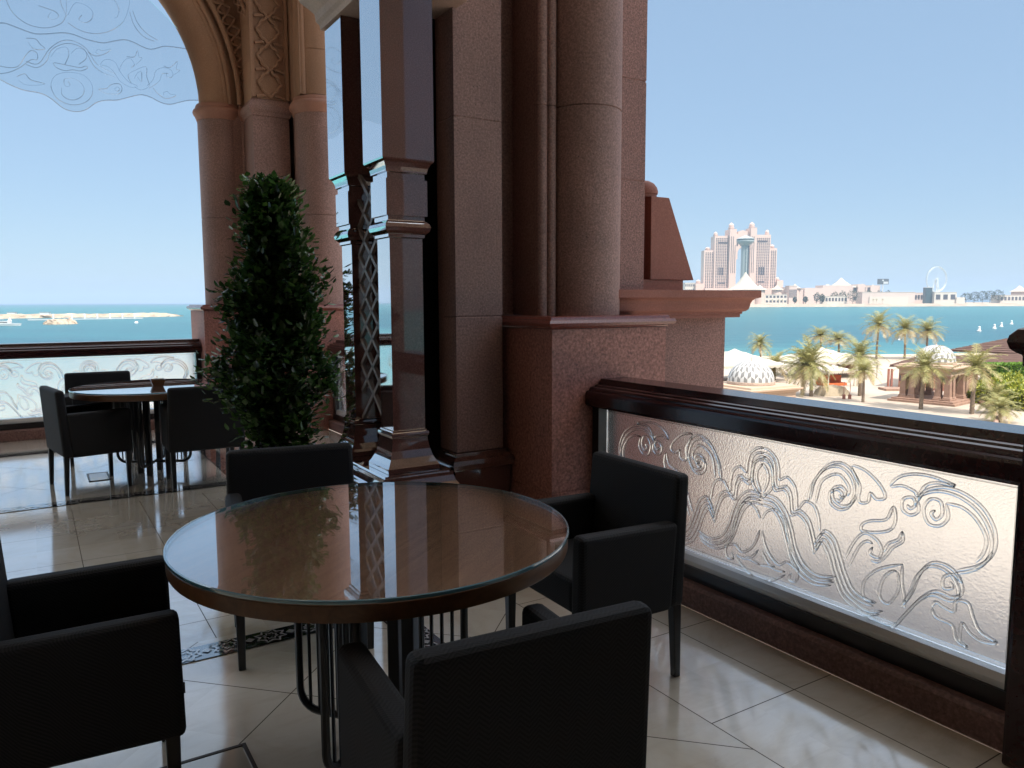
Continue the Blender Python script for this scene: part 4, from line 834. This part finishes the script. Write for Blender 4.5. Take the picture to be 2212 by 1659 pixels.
for f,wd in ((.08,1.4),(.28,2.2),(.62,1.6),(.8,1.6)):
    c=p0.lerp(p1,f)-n_*.04; m=MB(); vs=[c+d*s*wd/2+Vector((0,0,z))+n_*k for k in (0,.06) for s,z in ((-1,1.3),(1,1.3),(1,3.1),(-1,3.1))]; m.add(vs,[(0,1,2,3),(4,5,6,7),(0,1,5,4),(1,2,6,5),(2,3,7,6),(3,0,4,7)]); m.build('window',M['darkglass'] if 'darkglass' in M else M['pot'],ho)
for x in (1918,1925):
    b=onZ(x,839,GZ); m=MB(); m.stack(b.x-.13,b.x+.13,b.y-.13,b.y+.13,[(0,GZ+.3),(0,GZ+3.0)]); m.build('column',M['redwall'],ho)
b=onZ(1945,843,GZ); m=MB(); m.box(b.x-2.6,b.x+3.5,b.y-1.0,b.y+1.6,GZ,GZ+.33); m.build('step',M['pinkstone'],ho)
# ---- shrubs and hedge at right
def shrub(name,label,loc,rx,ry,rz,nl,mat,ls,group):
    t=thing(name,label,'shrub',loc,0,group); m=MB(); rnd=random.Random(int(loc[0]*7+loc[1]))
    for i in range(nl):
        v=Vector((rnd.gauss(0,1),rnd.gauss(0,1),rnd.gauss(0,1))).normalized(); r=rnd.uniform(.72,1.02)*(1+.25*noise.noise(v*2.2+Vector((loc[0],0,0)))); p=Vector((v.x*rx*r,v.y*ry*r,abs(v.z)*rz*r+.1))
        leaf(m,p,v+Vector((rnd.uniform(-.8,.8),rnd.uniform(-.8,.8),rnd.uniform(-.3,.8))),Vector((rnd.uniform(-.5,.5),rnd.uniform(-.5,.5),1)),ls*rnd.uniform(.7,1.3),ls*.5)
    m.build('foliage',mat,t); m=MB()
    for k in range(5): m.tube([(0,0,0),(rx*.3*math.cos(k*1.3),ry*.3*math.sin(k*1.3),rz*.5)],[.06,.03],5)
    m.build('stem',M['bark'],t); return t
GS='shrubs in the planter beside the pavilion'
for (x,y,rx,rz_,lab) in ((2128,868,2.2,2.7,'yellow green shrub nearest the ringed palm trunk'),(2160,872,2.6,3.0,'large yellow green shrub behind the short palms'),(2196,876,2.8,3.2,'yellow green shrub beside the newel post'),(2225,884,3,3.2,'yellow green shrub half hidden by the newel post'),(2182,852,3,2.8,'yellow green shrub at the back under the slatted roof')):
    shrub('leafy_shrub',lab,onZ(x,y,GZ),rx,rx*.9,rz_,2600,M['bushy'],.42,GS)
hg=thing('clipped_hedge','bright green clipped hedge along the slatted roof','hedge',onZ(2185,843,GZ)); m=MB(); rnd=random.Random(8)
for i in range(5200):
    x=rnd.uniform(-4.2,7);s=rnd.random(); y,z=(rnd.uniform(-1.2,1.2),3.9+rnd.uniform(-.1,.08)) if s<.45 else (-1.2+rnd.uniform(-.1,.1),rnd.uniform(0,3.9))
    leaf(m,Vector((x,y,z)),Vector((rnd.uniform(-1,1),rnd.uniform(-1,1),rnd.uniform(0,1))),Vector((0,0,1)),.30,.17)
m.build('foliage',M['hedge'],hg); m=MB(); m.box(-4.1,6.9,-1.05,1.1,0,3.75); m.build('core',plain('hedge_core',(.04,.08,.01),.9),hg)
kb=thing('planter_kerb','low pink stone kerb edging the shrub bed','kerb',(0,0,0)); m=MB(); m.tube([onZ(x,y,GZ)+Vector((0,0,.25)) for x,y in ((2086,862),(2110,868),(2132,878),(2146,892),(2152,908),(2150,925))],.28,6); m.build('edging',M['pinkstone'],kb)
mb_=thing('iron_lantern','dark slim iron lantern stand on the cream paving','lantern',onZ(1829,862,GZ)); m=MB()
for s in (-1,1):
    m.stack(s*.4-.16,s*.4+.16,-.16,.16,[(0,0),(0,.6),(-.05,.65)]); m.tube([(s*.4,0,.65),(s*.45,0,1.8),(s*.36,0,2.4)],.04,6)
m.build('stand',M['redwall'],mb_)
# ---- white sail-shaped markers and floats on the water
GBU='white markers floating in a row'
mk=None
for x,y,lab in ((2115,716,'white floating marker leftmost of the row of four'),(2148,710.5,'white floating marker second from the left in the row of four'),(2163,706,'white floating marker third in the row of four'),(2185,701,'white floating marker nearest the newel post cap')):
    p=onZ(x,y,SZ)
    if mk is None:
        mk=thing('water_marker',lab,'buoy',p,0,GBU); m=MB(); m.lathe([(0,-.1),(1.0,-.1),(1.1,.3),(.75,.7),(.55,1.8),(.6,2.4),(.3,2.7),(0,2.75)],0,0,14); m.build('float',M['paint'],mk)
    else: dup(mk,p,0,lab,GBU)
for x,y,r,lab in ((1942,735,.55,'small round white float beyond the middle palm'),(294.6,698.5,1.5,'round pale mooring buoy off the breakwater')):
    p=onZ(x,y,SZ); t=thing('round_buoy',lab,'buoy',p); m=MB(); m.lathe([(0,-.5*r)]+[(r*math.cos(a),r*math.sin(a)+.2*r) for a in [(-.6+i*2.17/10) for i in range(11)]],0,0,16); m.build('float',M['paint'],t); m=MB(); m.tube([(0,0,r),(0,0,1.5*r)],.12*r,6); m.build('mooring_ring',M['iron'],t)
# ---- left: breakwater, islet, pontoon, boat
def mound(name,label,cat,pts,w_,h,seed):
    # ridge of rocks along a polyline of world points
    t=MB(); rnd=random.Random(seed); n=len(pts); K=[];
    for i in range(n-1):
        for k in range(14): K.append(pts[i].lerp(pts[i+1],k/14))
    K.append(pts[-1]); vs=[]; m_=9
    for i,p in enumerate(K):
        e=min(1,min(i,len(K)-1-i)/5+.12); d=(K[min(i+1,len(K)-1)]-K[max(i-1,0)]); d.z=0; d.normalize(); s=Vector((-d.y,d.x,0))
        for j in range(m_):
            f=-1+2*j/(m_-1); q=p+s*f*w_*e; z=h*(1-abs(f)**1.6)*e; q=q+Vector((rnd.uniform(-1,1),rnd.uniform(-1,1),0))*w_*.10; vs.append((q.x,q.y,SZ-.3+z+rnd.uniform(-.25,.35)*h*.4))
    t.add(vs,[(i*m_+j,i*m_+j+1,(i+1)*m_+j+1,(i+1)*m_+j) for i in range(len(K)-1) for j in range(m_-1)],False)
    c=sum((Vector(v) for v in vs),Vector())/len(vs); o=t.build(name,M['rubble'],None,(c.x,c.y,SZ)); o.location=(c.x,c.y,SZ); return tag(o,label,cat)
mound('breakwater','long pale rubble breakwater crossing the sea at left','breakwater',[onZ(x,y,SZ) for x,y in ((-160,690),(0,688),(130,686),(260,685),(395,683))],12,4.6,4)
mound('rock_islet','short low mound of pale rocks in front of the breakwater','rock islet',[onZ(x,y,SZ) for x,y in ((97,701),(130,700),(166,699))],9,4.2,9)
be=thing('channel_beacon','small red beacon on the end of the rock islet','beacon',onZ(151,698.5,SZ)+Vector((0,0,1.5))); m=MB(); m.lathe([(.8,0),(.8,.3),(.3,.5),(.25,2.2),(.5,2.3),(.4,2.9),(0,3.2)],0,0,10); m.build('mast',plain('red_paint',(.5,.05,.03),.5),be)
pn=thing('floating_pontoon','low grey floating pontoon in front of the breakwater','pontoon',onZ(210,690,SZ)); q0=onZ(60,692,SZ);q1=onZ(308,688,SZ); b=onZ(210,690,SZ); m=MB(); m.bar(q0-b+Vector((0,0,.4)),q1-b+Vector((0,0,.4)),4,.9); m.build('deck',M['sill'],pn)
pp=None
for i,x in enumerate((115.6,155.7,183.5,210.7,238,264.9,291)):
    p=onZ(x,690.2-.0095*(x-115),SZ); lab='white pontoon pile, number %s from the left of the pontoon row'%('first second third fourth fifth sixth seventh'.split()[i]) ; lab=lab.replace('number ','')
    if pp is None:
        pp=thing('pontoon_pile',lab,'pile',p,0,'white piles along the pontoon'); m=MB(); m.lathe([(.9,-.2),(.9,4.6),(1.0,4.62),(.5,5.3),(0,5.4)],0,0,12); m.build('tube',M['paint'],pp)
    else: dup(pp,p,0,lab)
bt=thing('ferry_boat','white motor boat moored at the left edge before the breakwater','boat',onZ(8,703.5,SZ),R_(-4)); m=MB()
hl=[(-14,-2.6),(8,-2.6),(12,-1.4),(14,0),(12,1.4),(8,2.6),(-14,2.6)]
m.add([(x*.94,y*.8,-.2) for x,y in hl]+[(x,y,1.7) for x,y in hl],[tuple(range(6,-1,-1)),tuple(range(7,14))]+[(i,(i+1)%7,7+(i+1)%7,7+i) for i in range(7)]); m.build('hull',M['paint'],bt)
m=MB(); m.box(-12,5,-2,2,1.71,3.4); cb=m.build('cabin',M['paint'],bt); m=MB(); m.box(-11.5,4.6,-2.04,2.04,2.2,2.9); m.build('window',M['darkglass'],cb)
m=MB(); m.box(-12,-1,-2.2,2.2,4.6,4.8); 
for x in (-11.5,-6,-1.5):
    for y in (-2,2): m.bar((x,y,3.41),(x,y,4.6),.15)
m.build('canopy',M['sill'],bt); m=MB(); m.add([(3,0,3.41),(6.5,0,3.41),(5,0,6.2),(3,.3,3.41),(6.5,.3,3.41),(5,.3,6.2)],[(0,1,2),(5,4,3),(0,1,4,3),(1,2,5,4),(2,0,3,5)]); m.build('mast',M['paint'],bt)
for i,(x,y,w_) in enumerate(((23,677.5,9),(95,675.5,10))):
    p=onZ(x,687,SZ); t=thing('white_hut',('low white hut on the breakwater at the left edge','low white hut standing further along the breakwater')[i],'hut',(p.x,p.y+3,SZ+3.6)); m=MB(); m.box(-w_/2,w_/2,-2,2,0,2.6); m.build('wall',M['paint'],t); m=MB(); m.stack(-w_/2,w_/2,-2,2,[(.4,2.602),(.4,2.8)]); m.build('roof',M['sill'],t)
# ---- far shore ---------------------------------------------------------------------------
FZ=-8.0
M['farsand']=plain('far_quay_rock',(.34,.265,.195),.95,var=.25,scale=.03)
m=MB(); nx=60; vs=[]
rnd=random.Random(2)
for i in range(nx+1):
    x=-150+4200*i/nx; yb=1950+ (x-700)*.02
    for (dy,z) in ((0,SZ-.3),(14,FZ-1.0),(20,FZ),(900,FZ)): vs.append((x+ (rnd.uniform(-4,4) if dy<15 else 0),yb+dy,z+(rnd.uniform(-.4,.4) if dy==14 else 0)))
# start the spit behind the parapet wall
vs=[(v[0]+560,v[1],v[2]) for v in vs]
m.add(vs,[(i*4+j,i*4+j+1,(i+1)*4+j+1,(i+1)*4+j) for i in range(nx) for j in range(3)],True); struct(m.build('far_shore',M['farsand']))
def far(x0,x1,yt,Y,yb=None):   # box dimensions from directions at distance Y
    a=atY(x0,yt,Y); b=atY(x1,yt,Y); return a.x,b.x,a.z
HY=2150
class FB_:  # front-facing far building helper in own frame (x right, y depth, z up), origin at base centre
    pass
def fx(x,Y): return atY(x,650,Y).x
def fz(y,Y): return atY(1600,y,Y).z
def farthing(name,label,cat,x,Y,group=None): return thing(name,label,cat,(fx(x,Y),Y,FZ),0,group)
M['hotel']=plain('pink_hotel_stone',(.60,.43,.35),.8,var=.05,scale=.02)
M['hotelwin']=plain('hotel_window_glass',(.07,.06,.065),.3)
ht=farthing('twin_tower_hotel','pink twin tower hotel with a tall central arch across the bay','building',1599,HY); hx=fx(1599,HY); ho_=(hx,HY,FZ)
X=lambda x:fx(x,HY)-hx; Zt=lambda y:fz(y,HY)-FZ
def hb(name,boxes,par=ht,mat='hotel',bev=0):
    m=MB()
    for (x0,x1,y0,y1,d0,d1) in boxes: m.box(X(x0),X(x1),d0,d1,Zt(y1) if y1 else 0,Zt(y0))
    return m.build(name,M[mat],par)
wings=hb('wing',[(1520,1541,540,None,6,40),(1541.2,1571.8,509,None,2,44)]); wings2=hb('wing',[(1629.8,1661.5,507,None,2,44),(1661.7,1676.5,536,None,6,40)])
tw1=hb('tower',[(1572,1586.5,495,None,-6,46)]); tw2=hb('tower',[(1616.5,1629.6,492,None,-6,46)])
# bridge with arch opening
m=MB(); xa,xb=X(1586.6),X(1616.4); zt=Zt(507); zs=Zt(548); cx=(xa+xb)/2; r=(xb-xa)/2-6; pts=[(xa,Zt(560)),(xa,zt),(xa+6,zt+4),(cx-14,zt+9),(cx,zt+13),(cx+14,zt+9),(xb-6,zt+4),(xb,zt),(xb,Zt(560))]
pts+=[(cx+r,Zt(560))]+[(cx+r*math.cos(a),zs+1.35*r*math.sin(a)) for a in [i*math.pi/14 for i in range(15)]]+[(cx-r,Zt(560))]
m.extr(pts,lambda x,z:(x,4,z),lambda x,z:(x,36,z)); m.build('bridge_arch',M['hotel'],ht)
m=MB(); 
for k,(xx,rr) in enumerate(((cx,9),(cx-17,6),(cx+17,6))):
    m.extr([(xx-rr*.7,Zt(531)),(xx+rr*.7,Zt(531)),(xx+rr*.7,Zt(521))]+[(xx+rr*.7*math.cos(a),Zt(521)+rr*math.sin(a)) for a in [i*math.pi/8 for i in range(1,8)]]+[(xx-rr*.7,Zt(521))],lambda x,z:(x,3.2,z),lambda x,z:(x,3.9,z))
m.build('arch_window',M['hotelwin'],ht)
def cupola(x,ytop,ybase,w_):
    m=MB(); z0=Zt(ybase); z1=Zt(ytop); h=z1-z0; r=w_
    m.lathe([(r,z0),(r,z0+h*.25),(r*1.2,z0+h*.27),(r*1.2,z0+h*.31),(r*.85,z0+h*.33),(r*.8,z0+h*.55),(r*.95,z0+h*.57),(r*.8,z0+h*.72),(r*.45,z0+h*.84),(r*.2,z0+h*.9),(r*.28,z0+h*.93),(0,z1)],X(x),16,14); m.build('cupola',M['hotel'],ht)
cupola(1579,479,496,8); cupola(1623.3,478,493,8); cupola(1545.5,499,509.5,6); cupola(1656.5,495,507.5,6); cupola(1529,532,540.5,7); cupola(1668,527,536.5,7)
for par_,(xs,tops,d) in ((wings,((1522,1540),(544,),5.6)),(wings,((1543.5,1571),(513,),1.6)),(wings2,((1631,1660),(511,),1.6)),(wings2,((1663,1675.5),(540,),5.6))):
    m=MB(); z=Zt(638); x0,x1=X(xs[0]),X(xs[1]); 
    nc=int((x1-x0)/4.9); st=(x1-x0)/nc
    while z<Zt(tops[0])-3:
        for k in range(nc):
            xx=x0+st*(k+.5); m.box(xx-1.5,xx+1.5,d-.25,d+.3,z,z+2.3)
        z+=4.3
    w__=m.build('window',M['hotelwin'],par_); w__['kind']='stuff'
m=MB()
for x0,x1,y0,y1 in ((1549,1569,523,526),(1634,1655,520,523),(1549,1551,578,594),(1553,1555.5,578,594),(1558,1560.5,578,594),(1637,1639.5,577,594),(1642,1644.5,577,594),(1646.5,1649,577,594),(1575,1576,511,590),(1579,1580,511,590),(1583,1584,530,590),(1619,1620,511,590),(1623,1624,511,590),(1550,1566,610,612),(1636,1650,608,610)):
    m.box(X(x0),X(x1),-6.6 if (1571<x0<1587 or 1616<x0<1630) else 1.2,-5.9 if (1571<x0<1587 or 1616<x0<1630) else 2.2,Zt(y1),Zt(y0))
m.build('balcony_recess',M['hotelwin'],ht)
hb('podium',[(1502,1519.8,612,None,-2,30),(1676.7,1690,606,None,-2,30),(1520,1676,622,None,-14,1.1)])
cupola(1510,603,612.5,7); cupola(1680,598,606.5,8)
# observation tower in front of it
TY=2030; ot=farthing('observation_tower','round grey observation tower with a saucer top in front of the pink hotel','tower',1606.5,TY); tx=fx(1606.5,TY); TX_=lambda x:fx(x,TY)-tx; TZ=lambda y:fz(y,TY)-FZ
M['towergrey']=plain('pale_grey_cladding',(.30,.32,.30),.4,var=.06,scale=.05); M['towerglass']=plain('teal_grey_glazing',(.04,.06,.062),.3)
m=MB(); r=TX_(1614.8); m.lathe([(r,0),(r,TZ(531)),(r*1.15,TZ(530))],0,0,32); m.build('shaft',M['towergrey'],ot)
m=MB(); 
for k in range(20):
    z=TZ(590)+ (TZ(535)-TZ(590))*k/20; m.box(-3,1,-r-.5,-r+1.5,z,z+1.2)
m.box(r*.35,r*.75,-r*.95,-r*.6,0,TZ(532)); m.build('window',M['towerglass'],ot)
m=MB(); R2=TX_(1625); m.lathe([(r,TZ(531)),(R2*.75,TZ(527)),(R2*.97,TZ(523)),(R2,TZ(521)),(R2*.98,TZ(519.6))],0,0,40); m.build('saucer',M['towergrey'],ot)
m=MB(); m.lathe([(R2*.98,TZ(519.6)),(R2*1.0,TZ(516.5))],0,0,40); m.build('glazing',M['towerglass'],ot)
m=MB(); m.lathe([(R2*1.02,TZ(516.5)),(R2*.9,TZ(515)),(R2*.62,TZ(512.5)),(R2*.35,TZ(510.5)),(R2*.15,TZ(508.5)),(0,TZ(508))],0,0,40); m.build('cap_roof',M['towergrey'],ot)
def cone_tent(label,x,yt,yb,x0,x1,Y,seed=0,mat='white'):
    t=farthing('tent_roof',label,'tent',x,Y,'white peaked tent roofs on the far shore'); z1=fz(yt,Y)-FZ; z0=fz(yb,Y)-FZ; rl=fx(x,Y)-fx(x0,Y); rr=fx(x1,Y)-fx(x,Y); m=MB(); n=32; K=9; vs=[]
    for k in range(K+1):
        f=k/K
        for i in range(n):
            a=2*math.pi*i/n; R3=(rr if math.cos(a)>0 else rl); sc_=1+.05*math.cos(8*a)*f; vs.append((math.cos(a)*(R3*f+1.2)*sc_,math.sin(a)*((rl+rr)/2*f*.8+1.2),z1-(z1-z0)*(1-(1-f)**1.7)))
    m.add(vs,[(k*n+i,k*n+(i+1)%n,(k+1)*n+(i+1)%n,(k+1)*n+i) for k in range(K) for i in range(n)]+[tuple(range(n))],True); m.build('canopy',M[mat],t)
    m=MB(); m.tube([(0,0,z1-1),(0,0,z1+2.2)],.35,6); m.build('mast',M['sill'],t)
    m=MB(); m.lathe([((rl+rr)*.32,0),((rl+rr)*.32,z0)],0,0,20); m.build('wall',M['hotel'],t); return t
cone_tent('huge white tent canopy sweeping up to the observation tower',1609,588,626,1571,1650,2020)
cone_tent('wide white peaked tent roof left of the billboard',1815,601,622,1782,1852,2120)
cone_tent('small white tent cone just right of the hotel',1677,617,626,1662,1694,2010)
cone_tent('small white tent cone beside the drum building',1716,614,623,1703,1730,2080)
cone_tent('small white rounded tent left of the billboard',1861,614,622,1850,1872,2120)
cone_tent('white rounded tent right below the billboard',1884,616,624,1872,1898,2125)
cone_tent('white peaked tent at the far right end of the shore',2200,619,632,2180,2226,2150)
cone_tent('white peaked tent behind the parapet cornice',1640,616,626,1622,1658,2000)
M['mall']=plain('pale_pink_render',(.56,.44,.375),.85,var=.05,scale=.03); M['mall2']=plain('pale_cream_render',(.57,.50,.42),.85,var=.05,scale=.03)
def block(name,label,x0,x1,yt,Y,mat='mall',depth=40,wins=None,roof=True,steps=()):
    xm=(x0+x1)/2; t=farthing(name,label,'building',xm,Y); cx_=fx(xm,Y); a=fx(x0,Y)-cx_; b=fx(x1,Y)-cx_; h=fz(yt,Y)-FZ; m=MB(); m.box(a,b,0,depth,0,h)
    for (s0,s1,sy) in steps: m.box(fx(s0,Y)-cx_,fx(s1,Y)-cx_,-4,depth*.8,0,fz(sy,Y)-FZ)
    m.build('wall',M[mat],t)
    if roof: m=MB(); m.stack(a,b,0,depth,[(.6,h+.01),(.6,h+.9),(0,h+.92)]); m.build('parapet',M['mall2'],t)
    if wins:
        nw_,rows=wins
        for j in range(rows):
            for i in range(nw_):
                xx=a+(b-a)*(i+.5)/nw_; z=h*(j+.35)/rows; m=MB(); m.box(xx-(b-a)/nw_*.3,xx+(b-a)/nw_*.3,-.3,.2,z,z+h/rows*.45); m.build('window',M['hotelwin'],t)
    return t
block('white_block','small white block of flats left of the hotel',1479,1500,611,2160,'mall2',30,(5,4))
block('shopping_mall','long pink shopping mall with stepped walls under the tents',1690,1840,625,2080,'mall',60,None,True,((1694,1716,621),(1736,1775,622.5),(1775,1840,617)))
block('drum_hall','pink rounded hall with narrow openings at the mall front',1704,1721,618,2050,'mall',30,(7,1))
block('mall_wing','pink mall wing below the billboard',1841,1900,618,2110,'mall',50,(6,2),True,((1850,1866,615),(1878,1896,620)))
block('white_office','low white office with dark windows on the quay left of the mall',1590,1700,637,1995,'mall2',24,(14,2))
block('quay_shed','long low pink shed with pale shutters on the quay',1862,1976,632.5,1990,'mall',30,None)
block('shutter_row','row of pale shutters along the shed front',1878,1962,642,1987.5,'mall2',2,None,False)
block('wheel_station','cream boxy building at the foot of the observation wheel',2018,2066,633,1990,'mall2',26,(3,1),True,((2064,2082,644),))
block('dark_kiosk','tall dark glazed kiosk left of the observation wheel',1999,2013,623,2000,'towerglass',14)
block('grey_terminal','low grey terminal between the shed and the wheel',1962,2000,634,2060,'mall',30,(6,1))
block('marina_sheds','low pale marina sheds below the far right tent',2160,2230,640,2060,'mall2',40,(9,1))
block('quay_store','long pale store with red and white signs behind the quay palms',1775,1830,641,1990,'mall2',14,(8,1))
# billboard
bd=farthing('billboard','dark rectangular billboard on a pole above the far mall','billboard',1905.5,2040); bx=fx(1905.5,2040); zz0=fz(615.5,2040)-FZ; zz1=fz(603.5,2040)-FZ; hw_=fx(1917.5,2040)-bx
m=MB(); m.box(-hw_,hw_,-1,1,zz0,zz1); m.build('panel',plain('dark_billboard',(.07,.075,.085),.5),bd); m=MB(); m.box(-.9,.9,-.9,.9,0,zz0-.01); m.build('pole',M['sill'],bd)
m=MB(); m.box(hw_*.05,hw_*.9,-1.15,-1.02,zz0+1.5,zz0+(zz1-zz0)*.5); m.box(-hw_*.2,hw_*.1,-1.15,-1.02,zz0+(zz1-zz0)*.6,zz1-2); m.build('poster',M['sill'],bd)
sg=farthing('rooftop_sign','small white rooftop box on the far mall','sign box',1786.5,2085); m=MB(); z0=fz(621,2085)-FZ; m.box(-4,4,0,5,z0,z0+7.5); m.build('panel',M['paint'],sg); m=MB(); m.box(-1,1,1,3,z0-4,z0-.01); m.build('pole',M['sill'],sg)
# observation wheel
WY=2010; wh=farthing('fairground_ride','tall white observation wheel on the far shore','ferris wheel',2020.6,WY); wx=fx(2020.6,WY); hubz=fz(605,WY)-FZ; RW=fz(577.5,WY)-fz(605,WY); ca=math.radians(16.9)
wd_=Vector((math.cos(ca),math.sin(ca),0)); hub=Vector((0,0,hubz)); nn=Vector((-wd_.y,wd_.x,0))
m=MB()
for off in (-1.2,1.2):
    m.tube([hub+nn*off+(wd_*math.cos(t)+Vector((0,0,1))*math.sin(t))*RW for t in [i*2*math.pi/56 for i in range(56)]],.55,6,True)
    m.tube([hub+nn*off+(wd_*math.cos(t)+Vector((0,0,1))*math.sin(t))*RW*.93 for t in [i*2*math.pi/56 for i in range(56)]],.3,6,True)
rim=m.build('rim',M['paint'],wh); m=MB()
for i in range(28):
    t=i*2*math.pi/28; m.tube([hub,hub+(wd_*math.cos(t)+Vector((0,0,1))*math.sin(t))*RW*.97],.10,4)
m.build('spokes',M['paint'],wh)
cbm=None
for i in range(36):
    t=i*2*math.pi/36; p=hub+(wd_*math.cos(t)+Vector((0,0,1))*math.sin(t))*(RW+1.2)
    if cbm is None: m=MB(); m.lathe([(0,-1.1),(.9,-.8),(1.1,0),(.9,.8),(0,1.1)],0,0,8); cbm=m.build('cabin',M['wheelcabin'],wh); cbm.location=p
    else: c=cbm.copy(); C.objects.link(c); c.parent=wh; c.location=p
m=MB(); m.tube([hub-nn*4,hub+nn*4],1.6,10); m.build('hub',M['paint'],wh)
for sx in (-1,1):
    for sy in (-1,1): m=MB(); m.tube([hub+nn*3.5*sy,wd_*sx*(9.5+3.5*sy)*1.25+nn*7*sy],1.1,8); m.build('support_leg',M['paint'],wh)
# trees on the far shore
GT='trees along the far quay'
def fartree(label,x,yb,yt,wpx,Y,seed):
    t=farthing('quay_tree',label,'tree',x,Y,GT); rnd=random.Random(seed); h=fz(yt,Y)-FZ; r=(fx(x+wpx/2,Y)-fx(x,Y)); m=MB()
    for i in range(520):
        v=Vector((rnd.gauss(0,1),rnd.gauss(0,1),rnd.gauss(0,1))).normalized()*rnd.uniform(.45,1)**.5; q=1+.35*noise.noise(v*2+Vector((seed,0,0)))
        p=Vector((v.x*r*q,v.y*r*q*.7,h*.58+v.z*h*.42*q)); leaf(m,p,Vector((rnd.uniform(-1,1),rnd.uniform(-1,1),rnd.uniform(-.3,1))),Vector((0,0,1)),2.3,1.7)
    m.build('crown',M['fargreen'],t); m=MB(); m.tube([(0,0,0),(.2,0,h*.3),(0,0,h*.6)],[.6,.45,.25],6); m.build('trunk',M['bark'],t)
for i,(x,yt,w_,Y,lab) in enumerate(((1764,633,14,1985,'dark green tree left of the quay store'),(1776,636,12,1985,'small rounded tree at the left end of the quay store'),(1802,631,18,2005,'broad dark tree above the quay store'),(1820,630,18,2005,'broad dark tree above the right end of the quay store'),
  (1842,627,24,1985,'large dark tree at the left end of the long shed'),(1876,627,20,2010,'rounded dark tree behind the long shed'),(1900,628,14,2010,'dark tree at the foot of the billboard pole'),(1917,628,16,2010,'dark tree just right of the billboard pole'),
  (2086,634,24,2050,'low tree right of the wheel station'),(2104,632,22,2060,'spreading tree in the right grove, at its left end'),(2122,630,22,2060,'tall tree in the middle of the right grove'),(2138,629,22,2060,'tall tree right of the grove middle'),(2156,627,26,2060,'tallest tree at the right end of the right grove'),(1740,641,10,1982,'small quay tree near the drum hall'),(1717,642,9,1982,'low shrub like tree on the quay in front of the drum hall'))):
    fartree(lab,x,650,yt,w_,Y,i+3)
# small palms on the quay
fp_=None
for x,yt,lab in ((1668,641,'small quay palm below the hotel podium'),(1682,640,'small quay palm left of the drum hall, first of its pair'),(1690,641,'small quay palm left of the drum hall, second of its pair'),(1886,637,'small palm before the long shed at its left'),(1893,638,'small palm next to the shed palm'),(1906,637,'small palm before the shed shutters')):
    Y=1978; h=fz(yt,Y)-FZ; p=(fx(x,Y),Y,FZ)
    if fp_ is None: fp_=make_palm(31,10,4.5,22,.2,lab,'small palms along the far quay'); fp_.location=p
    else: dup(fp_,p,x,lab)
# quay lamp posts
lp=None
for i,x in enumerate((1788,1811,1832,1850)):
    lab='slim %s lamp post on the far quay, %s from the left'%(('grey',)*4)[i:i+1]+('',)[0] if False else 'slim grey lamp post on the far quay, %s from the left'%('first','second','third','fourth')[i]
    if lp is None:
        lp=thing('lamp_post',lab,'lamp post',(fx(x,1976),1976,FZ),0,'lamp posts on the far quay'); m=MB(); m.tube([(0,0,0),(0,0,14)],.22,6); m.build('pole',M['sill'],lp); m=MB(); m.box(-1.2,1.2,-.3,.3,13.6,14); m.build('lamp_head',M['sill'],lp)
    else: dup(lp,(fx(x,1976),1976,FZ),0,lab)
# ---- haze over the bay
m=MB(); m.box(-14500,14500,-1200,18500,SZ-1.2,205); hz=m.build('haze',None); hz['kind']='stuff'
hm=bpy.data.materials.new('sea_haze'); hm.use_nodes=True; t_=hm.node_tree; t_.nodes.remove(t_.nodes['Principled BSDF']); pv_=t_.nodes.new('ShaderNodeVolumePrincipled')
pv_.inputs['Color'].default_value=(.50,.60,.74,1); pv_.inputs['Density'].default_value=.00011; pv_.inputs['Anisotropy'].default_value=0
t_.links.new(pv_.outputs[0],t_.nodes['Material Output'].inputs['Volume']); hz.data.materials.append(hm)
